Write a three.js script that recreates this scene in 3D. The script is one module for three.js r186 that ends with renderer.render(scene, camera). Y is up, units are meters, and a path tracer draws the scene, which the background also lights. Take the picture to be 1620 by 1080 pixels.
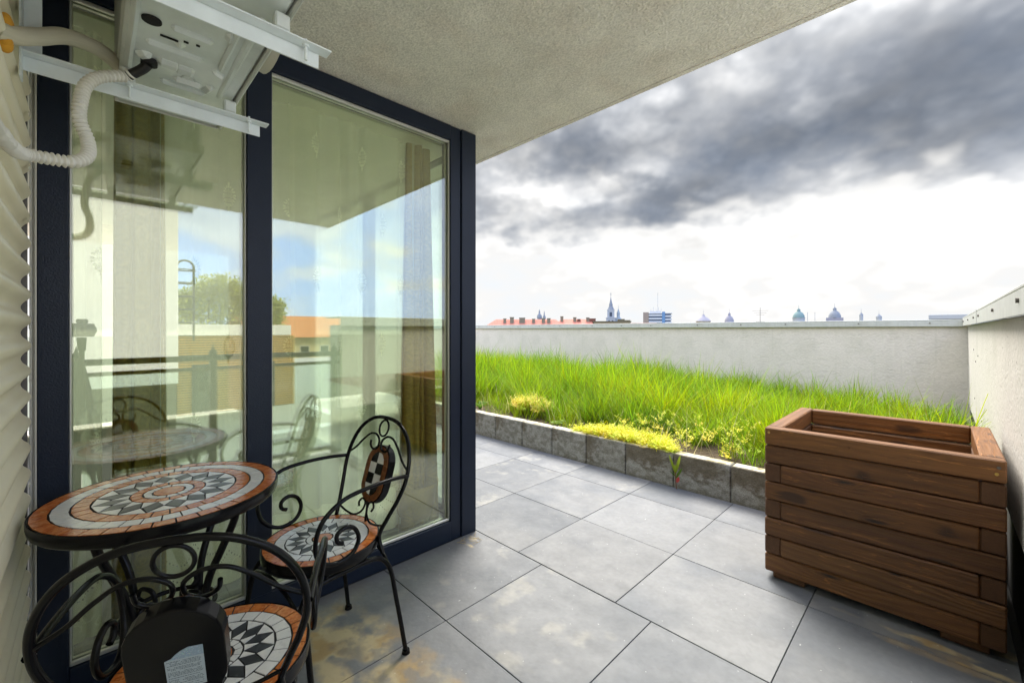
import * as THREE from 'three';
import { mergeGeometries } from 'three/addons/utils/BufferGeometryUtils.js';

// ---------------------------------------------------------------- camera, sky, sun, exposure
const scene = new THREE.Scene();
const camera = new THREE.PerspectiveCamera(77.57, 1.5, 0.02, 3000);
const EYE = 1.2, PSI = THREE.MathUtils.degToRad(45.3);
camera.position.set(0, EYE, 0);
camera.lookAt(-Math.sin(PSI), EYE, -Math.cos(PSI));
camera.setViewOffset(1620, 1080, 0, 18, 1620, 1080);   // shifted lens: level camera, horizon a little above the middle

const renderer = new THREE.WebGLRenderer({ antialias: true });
renderer.toneMapping = THREE.LinearToneMapping;
renderer.toneMappingExposure = 5.2;
renderer.shadowMap.enabled = true;

let seed = 7;
const rnd = () => { seed = (seed * 1664525 + 1013904223) >>> 0; return seed / 4294967296; };
const rr = (a, b) => a + (b - a) * rnd();
const { lerp, smoothstep, clamp } = THREE.MathUtils;

// periodic value noise and fbm (period in lattice cells)
const NT = new Float32Array(65536); for (let i = 0; i < 65536; i++) NT[i] = rnd();
const hash = (x, y) => NT[((x * 73) ^ (y * 9377) ^ ((x * 1231 + y * 571) >> 3)) & 65535];
function vnoise(x, y, p) {
  let ix = Math.floor(x), iy = Math.floor(y); const fx = x - ix, fy = y - iy;
  const u = fx * fx * (3 - 2 * fx), v = fy * fy * (3 - 2 * fy);
  ix -= p * Math.floor(ix / p); iy -= p * Math.floor(iy / p); const x0 = ix, x1 = ix + 1 === p ? 0 : ix + 1, y0 = iy, y1 = iy + 1 === p ? 0 : iy + 1;
  const a = hash(x0, y0), b = hash(x1, y0), c = hash(x0, y1), d = hash(x1, y1), e = a + (b - a) * u; return e + (c + (d - c) * u - e) * v;
}
function fbm(x, y, p, o = 4) { let s = 0, a = 0.5, n = 0; for (let i = 0; i < o; i++) { s += a * vnoise(x, y, p); n += a; x *= 2; y *= 2; p *= 2; a *= 0.5; } return s / n; }

// sky: a broken overcast with a dark cloud bank in front of a bright horizon
{
  const W = 1792, H = 896, data = new Float32Array(W * H * 4);
  const bank = [ // azimuth (deg, 0 = -z, + towards +x), elevation, half widths, weight
    [-16, 25, 40, 11, 0.62], [-2, 21, 12, 4.6, 0.46], [12, 22, 10, 4.5, 0.3], [-13, 19.5, 9, 3.6, 0.42], [-22.5, 15.6, 6.5, 2.5, 0.52], [-28, 17.5, 6, 2.6, 0.4],
    [-36.5, 23, 6.5, 3.2, 0.55], [-31, 14.0, 7, 1.9, 0.42], [-40, 11.6, 6, 1.9, 0.45], [-41, 7.8, 9, 3.4, 0.58], [-48, 9, 7, 4.5, 0.5], [-30, 9.5, 6, 1.6, 0.12], [-24, 3.4, 10, 1.2, 0.1], [5, 4.5, 8, 1.4, 0.12],
    [26, 24, 20, 9, 0.6], [-62, 18, 12, 8, 0.55], [-66, 36, 24, 9, 0.5], [14, 42, 34, 8, 0.45]];
  const holes = [[2, 30, 10, 3.2, 0.28], [-17.5, 27.6, 4.5, 1.7, 0.34], [-29.5, 19.8, 3.4, 1.8, 0.30], [-46, 19, 5, 2.2, 0.42], [-42, 16, 4, 1.5, 0.42], [-24.5, 20.4, 3.4, 1.5, 0.22], [-35, 17.5, 3, 1.6, 0.2]];
  const g = (L, az, el) => { let t = 0; for (const [a, e, w, h, k] of L) { const q = ((az - a) / w) ** 2 + ((el - e) / h) ** 2; if (q < 9) t += k * Math.exp(-q); } return t; };
  for (let row = 0; row < H; row++) {
    const el = ((row + 0.5) / H - 0.5) * Math.PI, sy = Math.sin(el), cy = Math.cos(el), e0 = el * 180 / Math.PI;
    for (let col = 0; col < W; col++) {
      const o = (row * W + col) * 4;
      if (e0 < -0.5) { data[o] = 0.26; data[o + 1] = 0.26; data[o + 2] = 0.24; data[o + 3] = 1; continue; }
      const rd = ((col + 0.5) / W - 0.5) * 2 * Math.PI, x = Math.cos(rd) * cy, z = Math.sin(rd) * cy, up = Math.max(sy, 0);
      const az = Math.atan2(x, -z) * 180 / Math.PI, k = 2.4 / (up + 0.35), px = x * k + 60, pz = z * k + 60;   // cloud noise on a layer overhead
      const n1 = fbm(px, pz, 4096, 4), n2 = fbm(px * 2.3 + 31, pz * 2.3 + 7, 4096, 5), n4 = fbm(px * 5.5 + 3, pz * 5.5 + 17, 8192, 5);
      const wa = az + (n1 - 0.5) * 16 + (n2 - 0.5) * 9 + (n4 - 0.5) * 4, we = e0 + (fbm(px * 1.7 + 90, pz * 1.7 + 50, 4096, 4) - 0.5) * 7 + (n4 - 0.5) * 3.2;
      const front = smoothstep(Math.cos((az + 25) * Math.PI / 180), -0.2, 0.5);
      let s = g(bank, wa, we) - g(holes, wa, we); const n5 = fbm(px * 12 + 5, pz * 12 + 9, 16384, 5), bil = 1 - Math.abs(n4 * 2 - 1) * 1.6; s += ((n2 - 0.5) * 0.5 + (bil - 0.55) * 0.18 + (n5 - 0.5) * 0.32) * smoothstep(s, 0.02, 0.3);
      const broken = smoothstep(n1 * 0.65 + n2 * 0.35, 0.40, 0.62) * 0.5 * smoothstep(e0, 5, 25);
      s = clamp(Math.max(s, broken * (1 - 0.75 * front)), 0, 1.5) * lerp(0.03, 1, smoothstep(e0 + (n2 - 0.5) * 6 + (n4 - 0.5) * 4, 11.6, 15.6)); s = (1 - Math.exp(-1.55 * s)) * 1.12;
      const cover = clamp(smoothstep(n1 * 0.5 + n2 * 0.5, 0.42, 0.66) * 0.55 + 0.06 + front + 0.6 * smoothstep(-Math.cos((az - 72) * Math.PI / 180), -0.35, 0.5), 0, 1);
      const t = Math.pow(1 - up, 3), blue = [lerp(0.17, 0.26, t), lerp(0.28, 0.37, t), lerp(0.60, 0.62, t)];
      const white = lerp(0.41 + 0.22 * (n2 - 0.5), 0.185 + 0.11 * (n2 - 0.5) + 0.05 * (n4 - 0.5) + 0.05 * Math.exp(-(((e0 - 9) / 6) ** 2 + ((az - 1) / 22) ** 2)), front) * lerp(0.95, 3.2, Math.pow(up, 1.6)), grey = [0.030, 0.0365, 0.048], m = Math.pow(s, 0.8);
      for (let c = 0; c < 3; c++) data[o + c] = lerp(blue[c], lerp(white * [1, 0.992, 0.975][c], grey[c] * (0.55 + 0.5 * n4 + 0.55 * n2), Math.min(m, 1)), cover);
      data[o + 3] = 1;
    }
  }
  const sky = new THREE.DataTexture(data, W, H, THREE.RGBAFormat, THREE.FloatType);
  sky.mapping = THREE.EquirectangularReflectionMapping; sky.magFilter = THREE.LinearFilter; sky.needsUpdate = true;
  scene.background = sky; scene.environment = sky;
}
const sun = new THREE.DirectionalLight(0xfffaf0, 1.5);
sun.position.set(-9.5, 16.5, -11.5); sun.target.position.set(-1.5, 0, -2.5);
sun.castShadow = true; sun.shadow.radius = 56; sun.shadow.mapSize.set(2048, 2048);
Object.assign(sun.shadow.camera, { left: -14, right: 14, top: 14, bottom: -14, near: 1, far: 60 });
scene.add(sun, sun.target);

// ---------------------------------------------------------------- helpers
const counts = {};
function numbered(n) { const k = counts[n] = (counts[n] ?? -1) + 1; return k ? `${n}_${String(k).padStart(3, '0')}` : n; }
function thing(name, label, category, pos = [0, 0, 0], ry = 0, group, kind) {
  const o = new THREE.Group(); o.name = numbered(name); o.position.set(...pos); o.rotation.y = ry;
  o.userData = { label, category }; if (group) o.userData.group = group; if (kind) o.userData.kind = kind;
  scene.add(o); return o;
}
function struct(name, pos = [0, 0, 0]) { const o = new THREE.Group(); o.name = numbered(name); o.position.set(...pos); o.userData.kind = 'structure'; scene.add(o); return o; }
const flat = (g) => { const q = g.index ? g.toNonIndexed() : g; for (const k of Object.keys(q.attributes)) if (!['position', 'normal', 'uv', 'color'].includes(k)) q.deleteAttribute(k); return q; };
const merge = (gs) => gs.length === 1 ? gs[0] : mergeGeometries(gs.map(flat));
function part(name, geo, mat, parent, label) {
  const m = new THREE.Mesh(Array.isArray(geo) ? merge(geo) : geo, mat); m.name = name; m.castShadow = m.receiveShadow = true;
  if (label) m.userData.label = label; parent.add(m); return m;
}
function solo(name, geo, mat, label, category, group, kind) {
  const m = part(numbered(name), geo, mat, scene); m.userData = { label, category }; if (group) m.userData.group = group; if (kind) m.userData.kind = kind; return m;
}
// chamfered box, centre (x,y,z), uv in metres (longest axis along u), offset uo,vo
function cbox(w, h, d, x = 0, y = 0, z = 0, b = 0.002, uo = 0, vo = 0) {
  const H = [w / 2, h / 2, d / 2], I = H.map((q) => Math.max(q - b, 1e-5)), P = [], tri = (a, q, c) => P.push(a, q, c);
  const ax = [0, 1, 2];
  const long = w >= h && w >= d ? 0 : h >= d ? 1 : 2;
  const v = (s, f) => ax.map((i) => s[i] * (i === f ? H[i] : I[i]));
  const quad = (a, q, c, e) => { tri(a, q, c); tri(a, c, e); };
  for (const f of ax) for (const s of [-1, 1]) { const [i, j] = ax.filter((k) => k !== f), m = (a, c) => { const r = [0, 0, 0]; r[f] = s; r[i] = a; r[j] = c; return v(r, f); }; quad(m(-1, -1), m(1, -1), m(1, 1), m(-1, 1)); }
  for (const e of ax) { const [i, j] = ax.filter((k) => k !== e); for (const a of [-1, 1]) for (const c of [-1, 1]) { const m = (q, f) => { const r = [0, 0, 0]; r[e] = q; r[i] = a; r[j] = c; return v(r, f); }; quad(m(-1, i), m(1, i), m(1, j), m(-1, j)); } }
  for (const a of [-1, 1]) for (const c of [-1, 1]) for (const e of [-1, 1]) { const s = [a, c, e]; tri(v(s, 0), v(s, 1), v(s, 2)); }
  const pos = [], nor = [], uv = [];
  for (let k = 0; k < P.length; k += 3) {
    let [a, q, c] = [P[k], P[k + 1], P[k + 2]];
    const n = new THREE.Vector3().crossVectors(new THREE.Vector3(q[0] - a[0], q[1] - a[1], q[2] - a[2]), new THREE.Vector3(c[0] - a[0], c[1] - a[1], c[2] - a[2])).normalize();
    if (n.x * (a[0] + q[0] + c[0]) + n.y * (a[1] + q[1] + c[1]) + n.z * (a[2] + q[2] + c[2]) < 0) { [q, c] = [c, q]; n.negate(); }
    const f = Math.abs(n.x) > Math.abs(n.y) && Math.abs(n.x) > Math.abs(n.z) ? 0 : Math.abs(n.y) > Math.abs(n.z) ? 1 : 2;
    let [i, j] = ax.filter((m) => m !== f); if (j === long) [i, j] = [j, i];
    for (const p of [a, q, c]) { pos.push(p[0] + x, p[1] + y, p[2] + z); nor.push(n.x, n.y, n.z); uv.push(p[i] + uo, p[j] + vo + f * 0.37); }
  }
  const g = new THREE.BufferGeometry();
  g.setAttribute('position', new THREE.Float32BufferAttribute(pos, 3)); g.setAttribute('normal', new THREE.Float32BufferAttribute(nor, 3)); g.setAttribute('uv', new THREE.Float32BufferAttribute(uv, 2));
  return g;
}
const bx = (x0, x1, y0, y1, z0, z1, b = 0.002, uo = 0, vo = 0) => cbox(x1 - x0, y1 - y0, z1 - z0, (x0 + x1) / 2, (y0 + y1) / 2, (z0 + z1) / 2, b, uo, vo);
const V = (p) => new THREE.Vector3(...p);
function tube(pts, r, seg = pts.length * 5, rad = 8, closed = false, tension = 0.5) { return new THREE.TubeGeometry(new THREE.CatmullRomCurve3(pts.map(V), closed, 'centripetal', tension), seg, r, rad, closed); }
function rod(a, b, r, rad = 8) { return new THREE.TubeGeometry(new THREE.LineCurve3(V(a), V(b)), 1, r, rad, false); }
function cyl(r0, r1, h, x, y, z, rad = 16) { const g = new THREE.CylinderGeometry(r1, r0, h, rad); g.translate(x, y + h / 2, z); return g; }
function sph(r, x, y, z, sx = 1, sy = 1, sz = 1, w = 12, h = 8) { const g = new THREE.SphereGeometry(r, w, h); g.scale(sx, sy, sz); g.translate(x, y, z); return g; }
function lathe(pts, x = 0, y = 0, z = 0, seg = 24) { const g = new THREE.LatheGeometry(pts.map(([r, h]) => new THREE.Vector2(r, h)), seg); g.translate(x, y, z); return g; }
function extrude(pts2, depth) { return new THREE.ExtrudeGeometry(new THREE.Shape(pts2.map((p) => new THREE.Vector2(...p))), { depth, bevelEnabled: false }); }

// textures
function tex(w, h, fn, rep = 1, srgb = true) {
  const d = new Uint8Array(w * h * 4), to = (c) => srgb ? (c <= 0.0031308 ? c * 12.92 : 1.055 * Math.pow(c, 1 / 2.4) - 0.055) : c;
  for (let y = 0; y < h; y++) for (let x = 0; x < w; x++) { const r = fn(x / w, y / h), o = (y * w + x) * 4; for (let c = 0; c < 3; c++) d[o + c] = clamp(Math.round(to(clamp(Array.isArray(r) ? r[c] : r, 0, 1)) * 255), 0, 255); d[o + 3] = 255; }
  const t = new THREE.DataTexture(d, w, h); if (srgb) t.colorSpace = THREE.SRGBColorSpace;
  t.wrapS = t.wrapT = THREE.RepeatWrapping; t.magFilter = THREE.LinearFilter; t.minFilter = THREE.LinearFilter; t.needsUpdate = true;
  if (Array.isArray(rep)) t.repeat.set(...rep); else t.repeat.set(rep, rep);
  return t;
}
const mixc = (a, b, t) => [lerp(a[0], b[0], t), lerp(a[1], b[1], t), lerp(a[2], b[2], t)];
const mul = (a, k) => [a[0] * k, a[1] * k, a[2] * k];
const std = (o) => new THREE.MeshStandardMaterial({ roughness: 0.8, metalness: 0, ...o });
const phys = (o) => new THREE.MeshPhysicalMaterial({ roughness: 0.8, metalness: 0, ...o });
const rgb = (r, g, b) => new THREE.Color().setRGB(r, g, b);

// ---------------------------------------------------------------- materials
const M = {};
{
  const sg = (u, v) => fbm(u * 200, v * 200, 200, 2) * 0.6 + vnoise(u * 170, v * 170, 170) * 0.4;
  M.soffit = std({ roughness: 0.95, map: tex(1024, 1024, (u, v) => { const n = fbm(u * 5, v * 5, 5, 5), m = fbm(u * 9 + 3, v * 9, 9, 4), q = sg(u, v); return mul(mixc([0.82, 0.78, 0.69], [0.78, 0.715, 0.62], smoothstep(n, 0.35, 0.7)), (0.9 + 0.22 * (m - 0.5)) * (0.72 + 0.5 * q)); }, 1 / 1.1), bumpMap: tex(1024, 1024, (u, v) => sg(u, v), 1 / 1.1, false), bumpScale: 0.0035 });
  const wg = (u, v) => fbm(u * 110, v * 110, 110, 3);
  const scr = (u, v) => smoothstep(fbm(u * 24, v * 90, 24, 3), 0.6, 0.75);
  M.render = std({ roughness: 0.92, map: tex(1024, 1024, (u, v) => { const n = fbm(u * 6, v * 6, 6, 5), q = wg(u, v); let c = mul(mixc([0.67, 0.615, 0.565], [0.61, 0.565, 0.51], smoothstep(n, 0.35, 0.75)), 0.93 + 0.14 * (q - 0.5)); c = mul(c, 1 - 0.05 * scr(u, v)); return mixc(c, [0.36, 0.35, 0.28], 0.22 * smoothstep(fbm(u * 34 + 3, v * 3, 34, 4), 0.6, 0.78) * smoothstep(q, 0.35, 0.6)); }, 1 / 1.6), bumpMap: tex(1024, 1024, (u, v) => wg(u, v) * 0.7 - 0.2 * scr(u, v), 1 / 1.6, false), bumpScale: 0.004 });
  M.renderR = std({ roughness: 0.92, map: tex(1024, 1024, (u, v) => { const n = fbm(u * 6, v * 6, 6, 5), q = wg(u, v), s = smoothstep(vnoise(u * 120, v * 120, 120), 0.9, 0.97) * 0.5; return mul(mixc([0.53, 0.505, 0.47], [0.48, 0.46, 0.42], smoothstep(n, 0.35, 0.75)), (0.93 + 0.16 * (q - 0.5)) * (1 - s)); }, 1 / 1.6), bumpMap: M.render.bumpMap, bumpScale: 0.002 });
}
M.frame = phys({ color: rgb(0.008, 0.0145, 0.031), roughness: 0.42, specularIntensity: 0.6, bumpMap: tex(256, 256, (u, v) => fbm(u * 80, v * 80, 80, 2), 4, false), bumpScale: 0.0006 });
M.alu = std({ color: rgb(0.62, 0.62, 0.58), roughness: 0.4, metalness: 0.6 });
M.seal = std({ color: rgb(0.62, 0.60, 0.52), roughness: 0.6 });
M.black = std({ color: rgb(0.012, 0.012, 0.013), roughness: 0.5 });
M.iron = phys({ color: rgb(0.004, 0.004, 0.005), roughness: 0.22, specularIntensity: 0.42 });
M.rust = std({ color: rgb(0.09, 0.055, 0.035), roughness: 0.8 });
M.glass = phys({ color: rgb(0.955, 0.978, 0.91), roughness: 0.0, transmission: 1, thickness: 0, ior: 1.95 });
M.railglass = phys({ color: rgb(0.88, 0.95, 0.92), roughness: 0.0, transmission: 1, thickness: 0, ior: 1.5 });
{
  const dirt = (u, v) => fbm(u * 8, v * 8, 8, 5);
  M.cladding = std({ roughness: 0.42, metalness: 0.05, map: tex(512, 512, (u, v) => { const n = dirt(u, v), q = fbm(u * 3, v * 40, 40, 3); return mul(mixc([0.86, 0.79, 0.60], [0.79, 0.72, 0.53], smoothstep(n, 0.4, 0.8) * 0.7 + 0.3 * q), 1); }, 1 / 0.9) });
}
M.acwhite = std({ roughness: 0.42, map: tex(512, 512, (u, v) => { const n = fbm(u * 6, v * 6, 6, 5); return mul(mixc([0.60, 0.62, 0.60], [0.44, 0.46, 0.44], smoothstep(n, 0.42, 0.8)), 0.98); }, 2) });
M.acbeige = std({ color: rgb(0.60, 0.57, 0.47), roughness: 0.5 });
M.acgalv = std({ roughness: 0.34, metalness: 0.25, map: tex(512, 512, (u, v) => { const n = fbm(u * 5, v * 5, 5, 5), s = fbm(u * 30, v * 30, 30, 3); return mul(mixc([0.80, 0.84, 0.83], [0.58, 0.62, 0.60], smoothstep(n, 0.35, 0.75) * 0.7 + s * 0.3), 1); }, 1.6), bumpMap: tex(256, 256, (u, v) => fbm(u * 5, v * 5, 5, 3), 3, false), bumpScale: 0.003 });
M.bracket = std({ roughness: 0.4, map: tex(256, 256, (u, v) => mul([0.80, 0.86, 0.88], 0.9 + 0.2 * fbm(u * 8, v * 8, 8, 4)), 3) });
M.hose = std({ color: rgb(0.72, 0.70, 0.64), roughness: 0.6 });
M.insul = std({ roughness: 0.85, map: tex(256, 256, (u, v) => mul([0.60, 0.56, 0.44], 0.82 + 0.3 * fbm(u * 4, v * 14, 14, 4)), [0.6, 1.5]) });
M.foam = std({ color: rgb(0.62, 0.30, 0.03), roughness: 0.95 });
M.hole = std({ color: rgb(0.01, 0.01, 0.01), roughness: 0.9 });
M.coping = std({ roughness: 0.5, metalness: 0.25, map: tex(512, 512, (u, v) => { const n = fbm(u * 4, v * 4, 4, 5), s = fbm(u * 60, v * 6, 60, 3); return mul(mixc([0.52, 0.53, 0.51], [0.43, 0.43, 0.39], smoothstep(n, 0.4, 0.75)), 0.9 + 0.2 * (s - 0.5)); }, 0.8) });
M.screw = std({ color: rgb(0.16, 0.15, 0.14), roughness: 0.5, metalness: 0.7 });
M.brass = std({ color: rgb(0.60, 0.42, 0.12), roughness: 0.35, metalness: 0.8 });
// wood: brown stained softwood, grain along u
{
  const knots = [[0.13, 0.3, 0.02], [0.46, 0.62, 0.024], [0.71, 0.18, 0.016], [0.86, 0.8, 0.024], [0.30, 0.86, 0.016]];
  const grain = (u, v) => { let w = 0, kk = 0; for (const [a, b, r] of knots) { const dx = Math.min(Math.abs(u - a), 1 - Math.abs(u - a)) * 0.75, dy = Math.min(Math.abs(v - b), 1 - Math.abs(v - b)) * 1, q = Math.sqrt(dx * dx + dy * dy) / r; w += Math.exp(-q * 0.6) * 0.5; kk = Math.max(kk, Math.exp(-q * q * 1.6)); } const y = v * 16 + w * 9 + fbm(u * 3, v * 4, 4, 3) * 3; return [0.5 + 0.5 * Math.sin(y * 6.2832), kk, fbm(u * 10, v * 160, 160, 3)]; };
  const wood = (a, b, dk) => tex(1024, 512, (u, v) => { const [s, k, f] = grain(u, v), n = fbm(u * 6, v * 6, 6, 4); let c = mixc(a, b, 0.3 * s * s + 0.6 * f); c = mul(c, 0.62 + 0.7 * n); return mixc(c, dk, k * 0.6 + smoothstep(n, 0.62, 0.78) * 0.4 + smoothstep(Math.abs(fbm(u * 4 + 2, v * 30, 30, 3) - 0.5), 0.012, 0.0) * 0.5); }, [1 / 1.5, 1 / 0.5]);
  const bump = tex(1024, 512, (u, v) => { const [s, k, f] = grain(u, v); return 0.5 * f + 0.3 * s - 0.2 * k; }, [1 / 1.5, 1 / 0.5], false);
  M.wood = [wood([0.43, 0.180, 0.046], [0.19, 0.074, 0.019], [0.036, 0.014, 0.006]), wood([0.37, 0.165, 0.044], [0.1655, 0.046, 0.015], [0.032, 0.014, 0.006])].flatMap((map) => [[1, 1, 1], [0.66, 0.64, 0.64], [0.9, 0.94, 0.94], [0.78, 0.74, 0.72]].map((t) => std({ map, color: rgb(...t.map((q) => Math.min(q, 1))), roughness: 0.62, bumpMap: bump, bumpScale: 0.003 })));
  M.woodrim = std({ map: M.wood[0].map, roughness: 0.5, bumpMap: bump, bumpScale: 0.0016 });
  M.woodend = std({ roughness: 0.75, map: tex(256, 256, (u, v) => { const r = Math.hypot(u - 0.3, v - 1.2) * 22; return mul([0.11, 0.048, 0.02], 0.6 + 0.5 * (0.5 + 0.5 * Math.sin(r * 6.28)) * fbm(u * 20, v * 20, 20, 3) + 0.3 * fbm(u * 5, v * 5, 5, 4)); }, 9) });
}
// floor slabs: one map laid over the terrace, x from -4.6, 5.12 m a side
const FX = -4.6, FZ = -4.72, FS = 5.12;
{
  const sand = [[-1.66, -0.70, 0.17, 0.12, 0.95], [-1.52, -0.76, 0.13, 0.07, 0.85], [-1.62, -0.82, 0.16, 0.05, 0.6], [-1.36, -0.72, 0.12, 0.10, 0.7], [-1.22, -0.80, 0.2, 0.1, 0.4], [-1.50, -0.60, 0.14, 0.06, 0.85], [-1.90, -1.56, 0.05, 0.035, 0.7], [-1.84, -1.50, 0.035, 0.02, 0.7],
    [-0.08, -2.28, 0.22, 0.022, 0.7], [0.12, -2.24, 0.12, 0.02, 0.7], [-0.02, -2.20, 0.2, 0.02, 0.35], [0.17, -2.4, 0.05, 0.03, 0.6], [-0.53, -2.49, 0.05, 0.02, 0.5]];
  const dark = [[-1.8, -0.86, 0.22, 0.13, 0.8], [-1.72, -0.98, 0.2, 0.07, 0.5], [-1.56, -0.70, 0.09, 0.05, 0.9], [-1.5, -0.66, 0.06, 0.03, 0.9], [-1.9, -0.7, 0.08, 0.2, 0.7], [0.1, -2.33, 0.1, 0.03, 0.6], [-0.2, -2.34, 0.35, 0.03, 0.25]];
  const fn = (u, v) => {
    const x = FX + u * FS, z = FZ + v * FS, up = z > -1.638 && x > -1.97;
    const ix = Math.floor((x - (up ? -1.44 : -2.21)) / 0.6 + 20), iz = Math.floor((z + (up ? 1.638 : 1.63)) / 0.59 + 20), h = hash(ix * 7 + (up ? 300 : 0), iz * 13), h2 = hash(ix * 31 + 5, iz * 17 + 9);
    const ou = h * 5, ov = h2 * 5;
    const n = fbm(u * 14 + ou, v * 14 + ov, 1024, 5), m = fbm(u * 40 + ov, v * 40 + ou, 1024, 4), st = fbm(u * 26 + ou + n * 2, v * 90 + ov, 1024, 4), q = fbm(u * 330, v * 330, 4096, 2);
    let c = mixc([0.122, 0.132, 0.149], [0.190, 0.194, 0.201], lerp(0.5, smoothstep(n, 0.32, 0.68), 0.8));
    if (up) c = mul(mixc(c, [0.178, 0.189, 0.206], 0.45), 0.9);
    c = mixc(c, [0.32, 0.31, 0.275], smoothstep(m, 0.58, 0.78) * 0.5 * smoothstep(h2, 0.2, 0.8));
    c = mul(c, (0.94 + 0.24 * (h - 0.5)) * (0.94 + 0.2 * (st - 0.5) + 0.16 * (q - 0.5)));
    const fray = fbm(u * 120, v * 120, 2048, 5), fr2 = fbm(u * 55 + 9, v * 55, 2048, 5);
    let s = 0, d = 0;
    for (const [a, b, w, e, k] of sand) { const r = Math.hypot((x - a) / w, (z - b) / e); if (r < 2) s = Math.max(s, k * smoothstep(1.5 - r + (fr2 - 0.5) * 2.2, 0.3, 1.1)); }
    for (const [a, b, w, e, k] of dark) { const r = Math.hypot((x - a) / w, (z - b) / e); if (r < 2) d = Math.max(d, k * smoothstep(1.4 - r + (fr2 - 0.5) * 2.6, 0.3, 1.1)); }
    d *= smoothstep(fray, 0.36, 0.62); s *= 0.45 + 0.75 * smoothstep(fray, 0.3, 0.62);
    c = mixc(c, mixc([0.43, 0.35, 0.20], [0.34, 0.23, 0.09], smoothstep(fr2, 0.5, 0.7)), clamp(s, 0, 0.85));
    c = mixc(c, [0.13, 0.125, 0.115], clamp(d, 0, 1) * 0.75);
    if (vnoise(u * 700, v * 700, 4096) > 0.985) c = mixc(c, [0.7, 0.69, 0.66], 0.5);
    return c;
  };
  M.slab = std({ roughness: 0.78, map: tex(1600, 1600, fn), roughnessMap: tex(512, 512, (u, v) => 0.75 + 0.25 * fbm(u * 30, v * 30, 30, 4), 3, false), bumpMap: tex(512, 512, (u, v) => fbm(u * 60, v * 60, 60, 4), 6, false), bumpScale: 0.0012 });
}
M.joint = std({ color: rgb(0.05, 0.05, 0.05), roughness: 0.95 });
M.dark = std({ color: rgb(0.02, 0.022, 0.025), roughness: 0.8 });
// concrete kerb blocks: six blocks side by side in one map
M.block = std({ roughness: 0.93, map: tex(1536, 256, (u, v) => {
  const b = Math.floor(u * 6), x = u * 6 - b, h = hash(b * 3 + 1, 5), n = fbm(u * 60, v * 10, 60, 6) * 0.8 + 0.2 * fbm(u * 600 + 5, v * 100, 600, 2), q = fbm(u * 420, v * 70, 420, 2), m = fbm(u * 96 + 4, v * 16, 96, 5) * 0.72 + 0.28 * fbm(u * 540, v * 90, 540, 2);
  let c = mul(mixc([0.37, 0.36, 0.32], [0.225, 0.215, 0.175], smoothstep(n, 0.35, 0.7)), 0.6 + 0.8 * q);
  const wet = [0.55, 0.5, 0.35, 0.4, 0.5, 1.1][b], drop = smoothstep(wet - x - 0.12 * (1 - v) * 2 + (m - 0.5) * 0.7, 0.0, 0.34) * smoothstep(v + (n - 0.5) * 0.5, [0.25, 0.45, 0.55, 0.5, 0.2, 0.35][b], [0.4, 0.6, 0.75, 0.6, 0.3, 0.6][b]);
  c = mixc(c, mul([0.125, 0.098, 0.056], 0.6 + 0.8 * q), drop * 0.75);
  const low = smoothstep(0.22 - v + (m - 0.5) * 0.45, 0, 0.18); c = mixc(c, [0.17, 0.155, 0.095], low * 0.6);
  const ef = smoothstep(fbm(u * 48 + 9, v * 8 + 2, 48, 6) * 0.75 + q * 0.25, 0.5, 0.72) * smoothstep(0.7 - v, 0, 0.4); return mixc(c, [0.5, 0.49, 0.45], ef * 0.35 * q * 1.4);
}, [1, 1]), bumpMap: tex(512, 512, (u, v) => fbm(u * 70, v * 70, 70, 3), 3, false), bumpScale: 0.004 });
M.blocktop = std({ roughness: 0.95, map: tex(512, 128, (u, v) => { const n = fbm(u * 16, v * 4, 16, 5), q = fbm(u * 120, v * 30, 120, 2); return mul(mixc([0.52, 0.48, 0.38], [0.32, 0.27, 0.14], smoothstep(n, 0.42, 0.68)), 0.75 + 0.5 * q); }, [1.2, 4]) });
M.soil = std({ roughness: 1, map: tex(512, 512, (u, v) => mul([0.075, 0.05, 0.028], 0.5 + fbm(u * 40, v * 40, 40, 4)), 1), bumpMap: tex(512, 512, (u, v) => fbm(u * 30, v * 30, 30, 4), 1, false), bumpScale: 0.03 });
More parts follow.
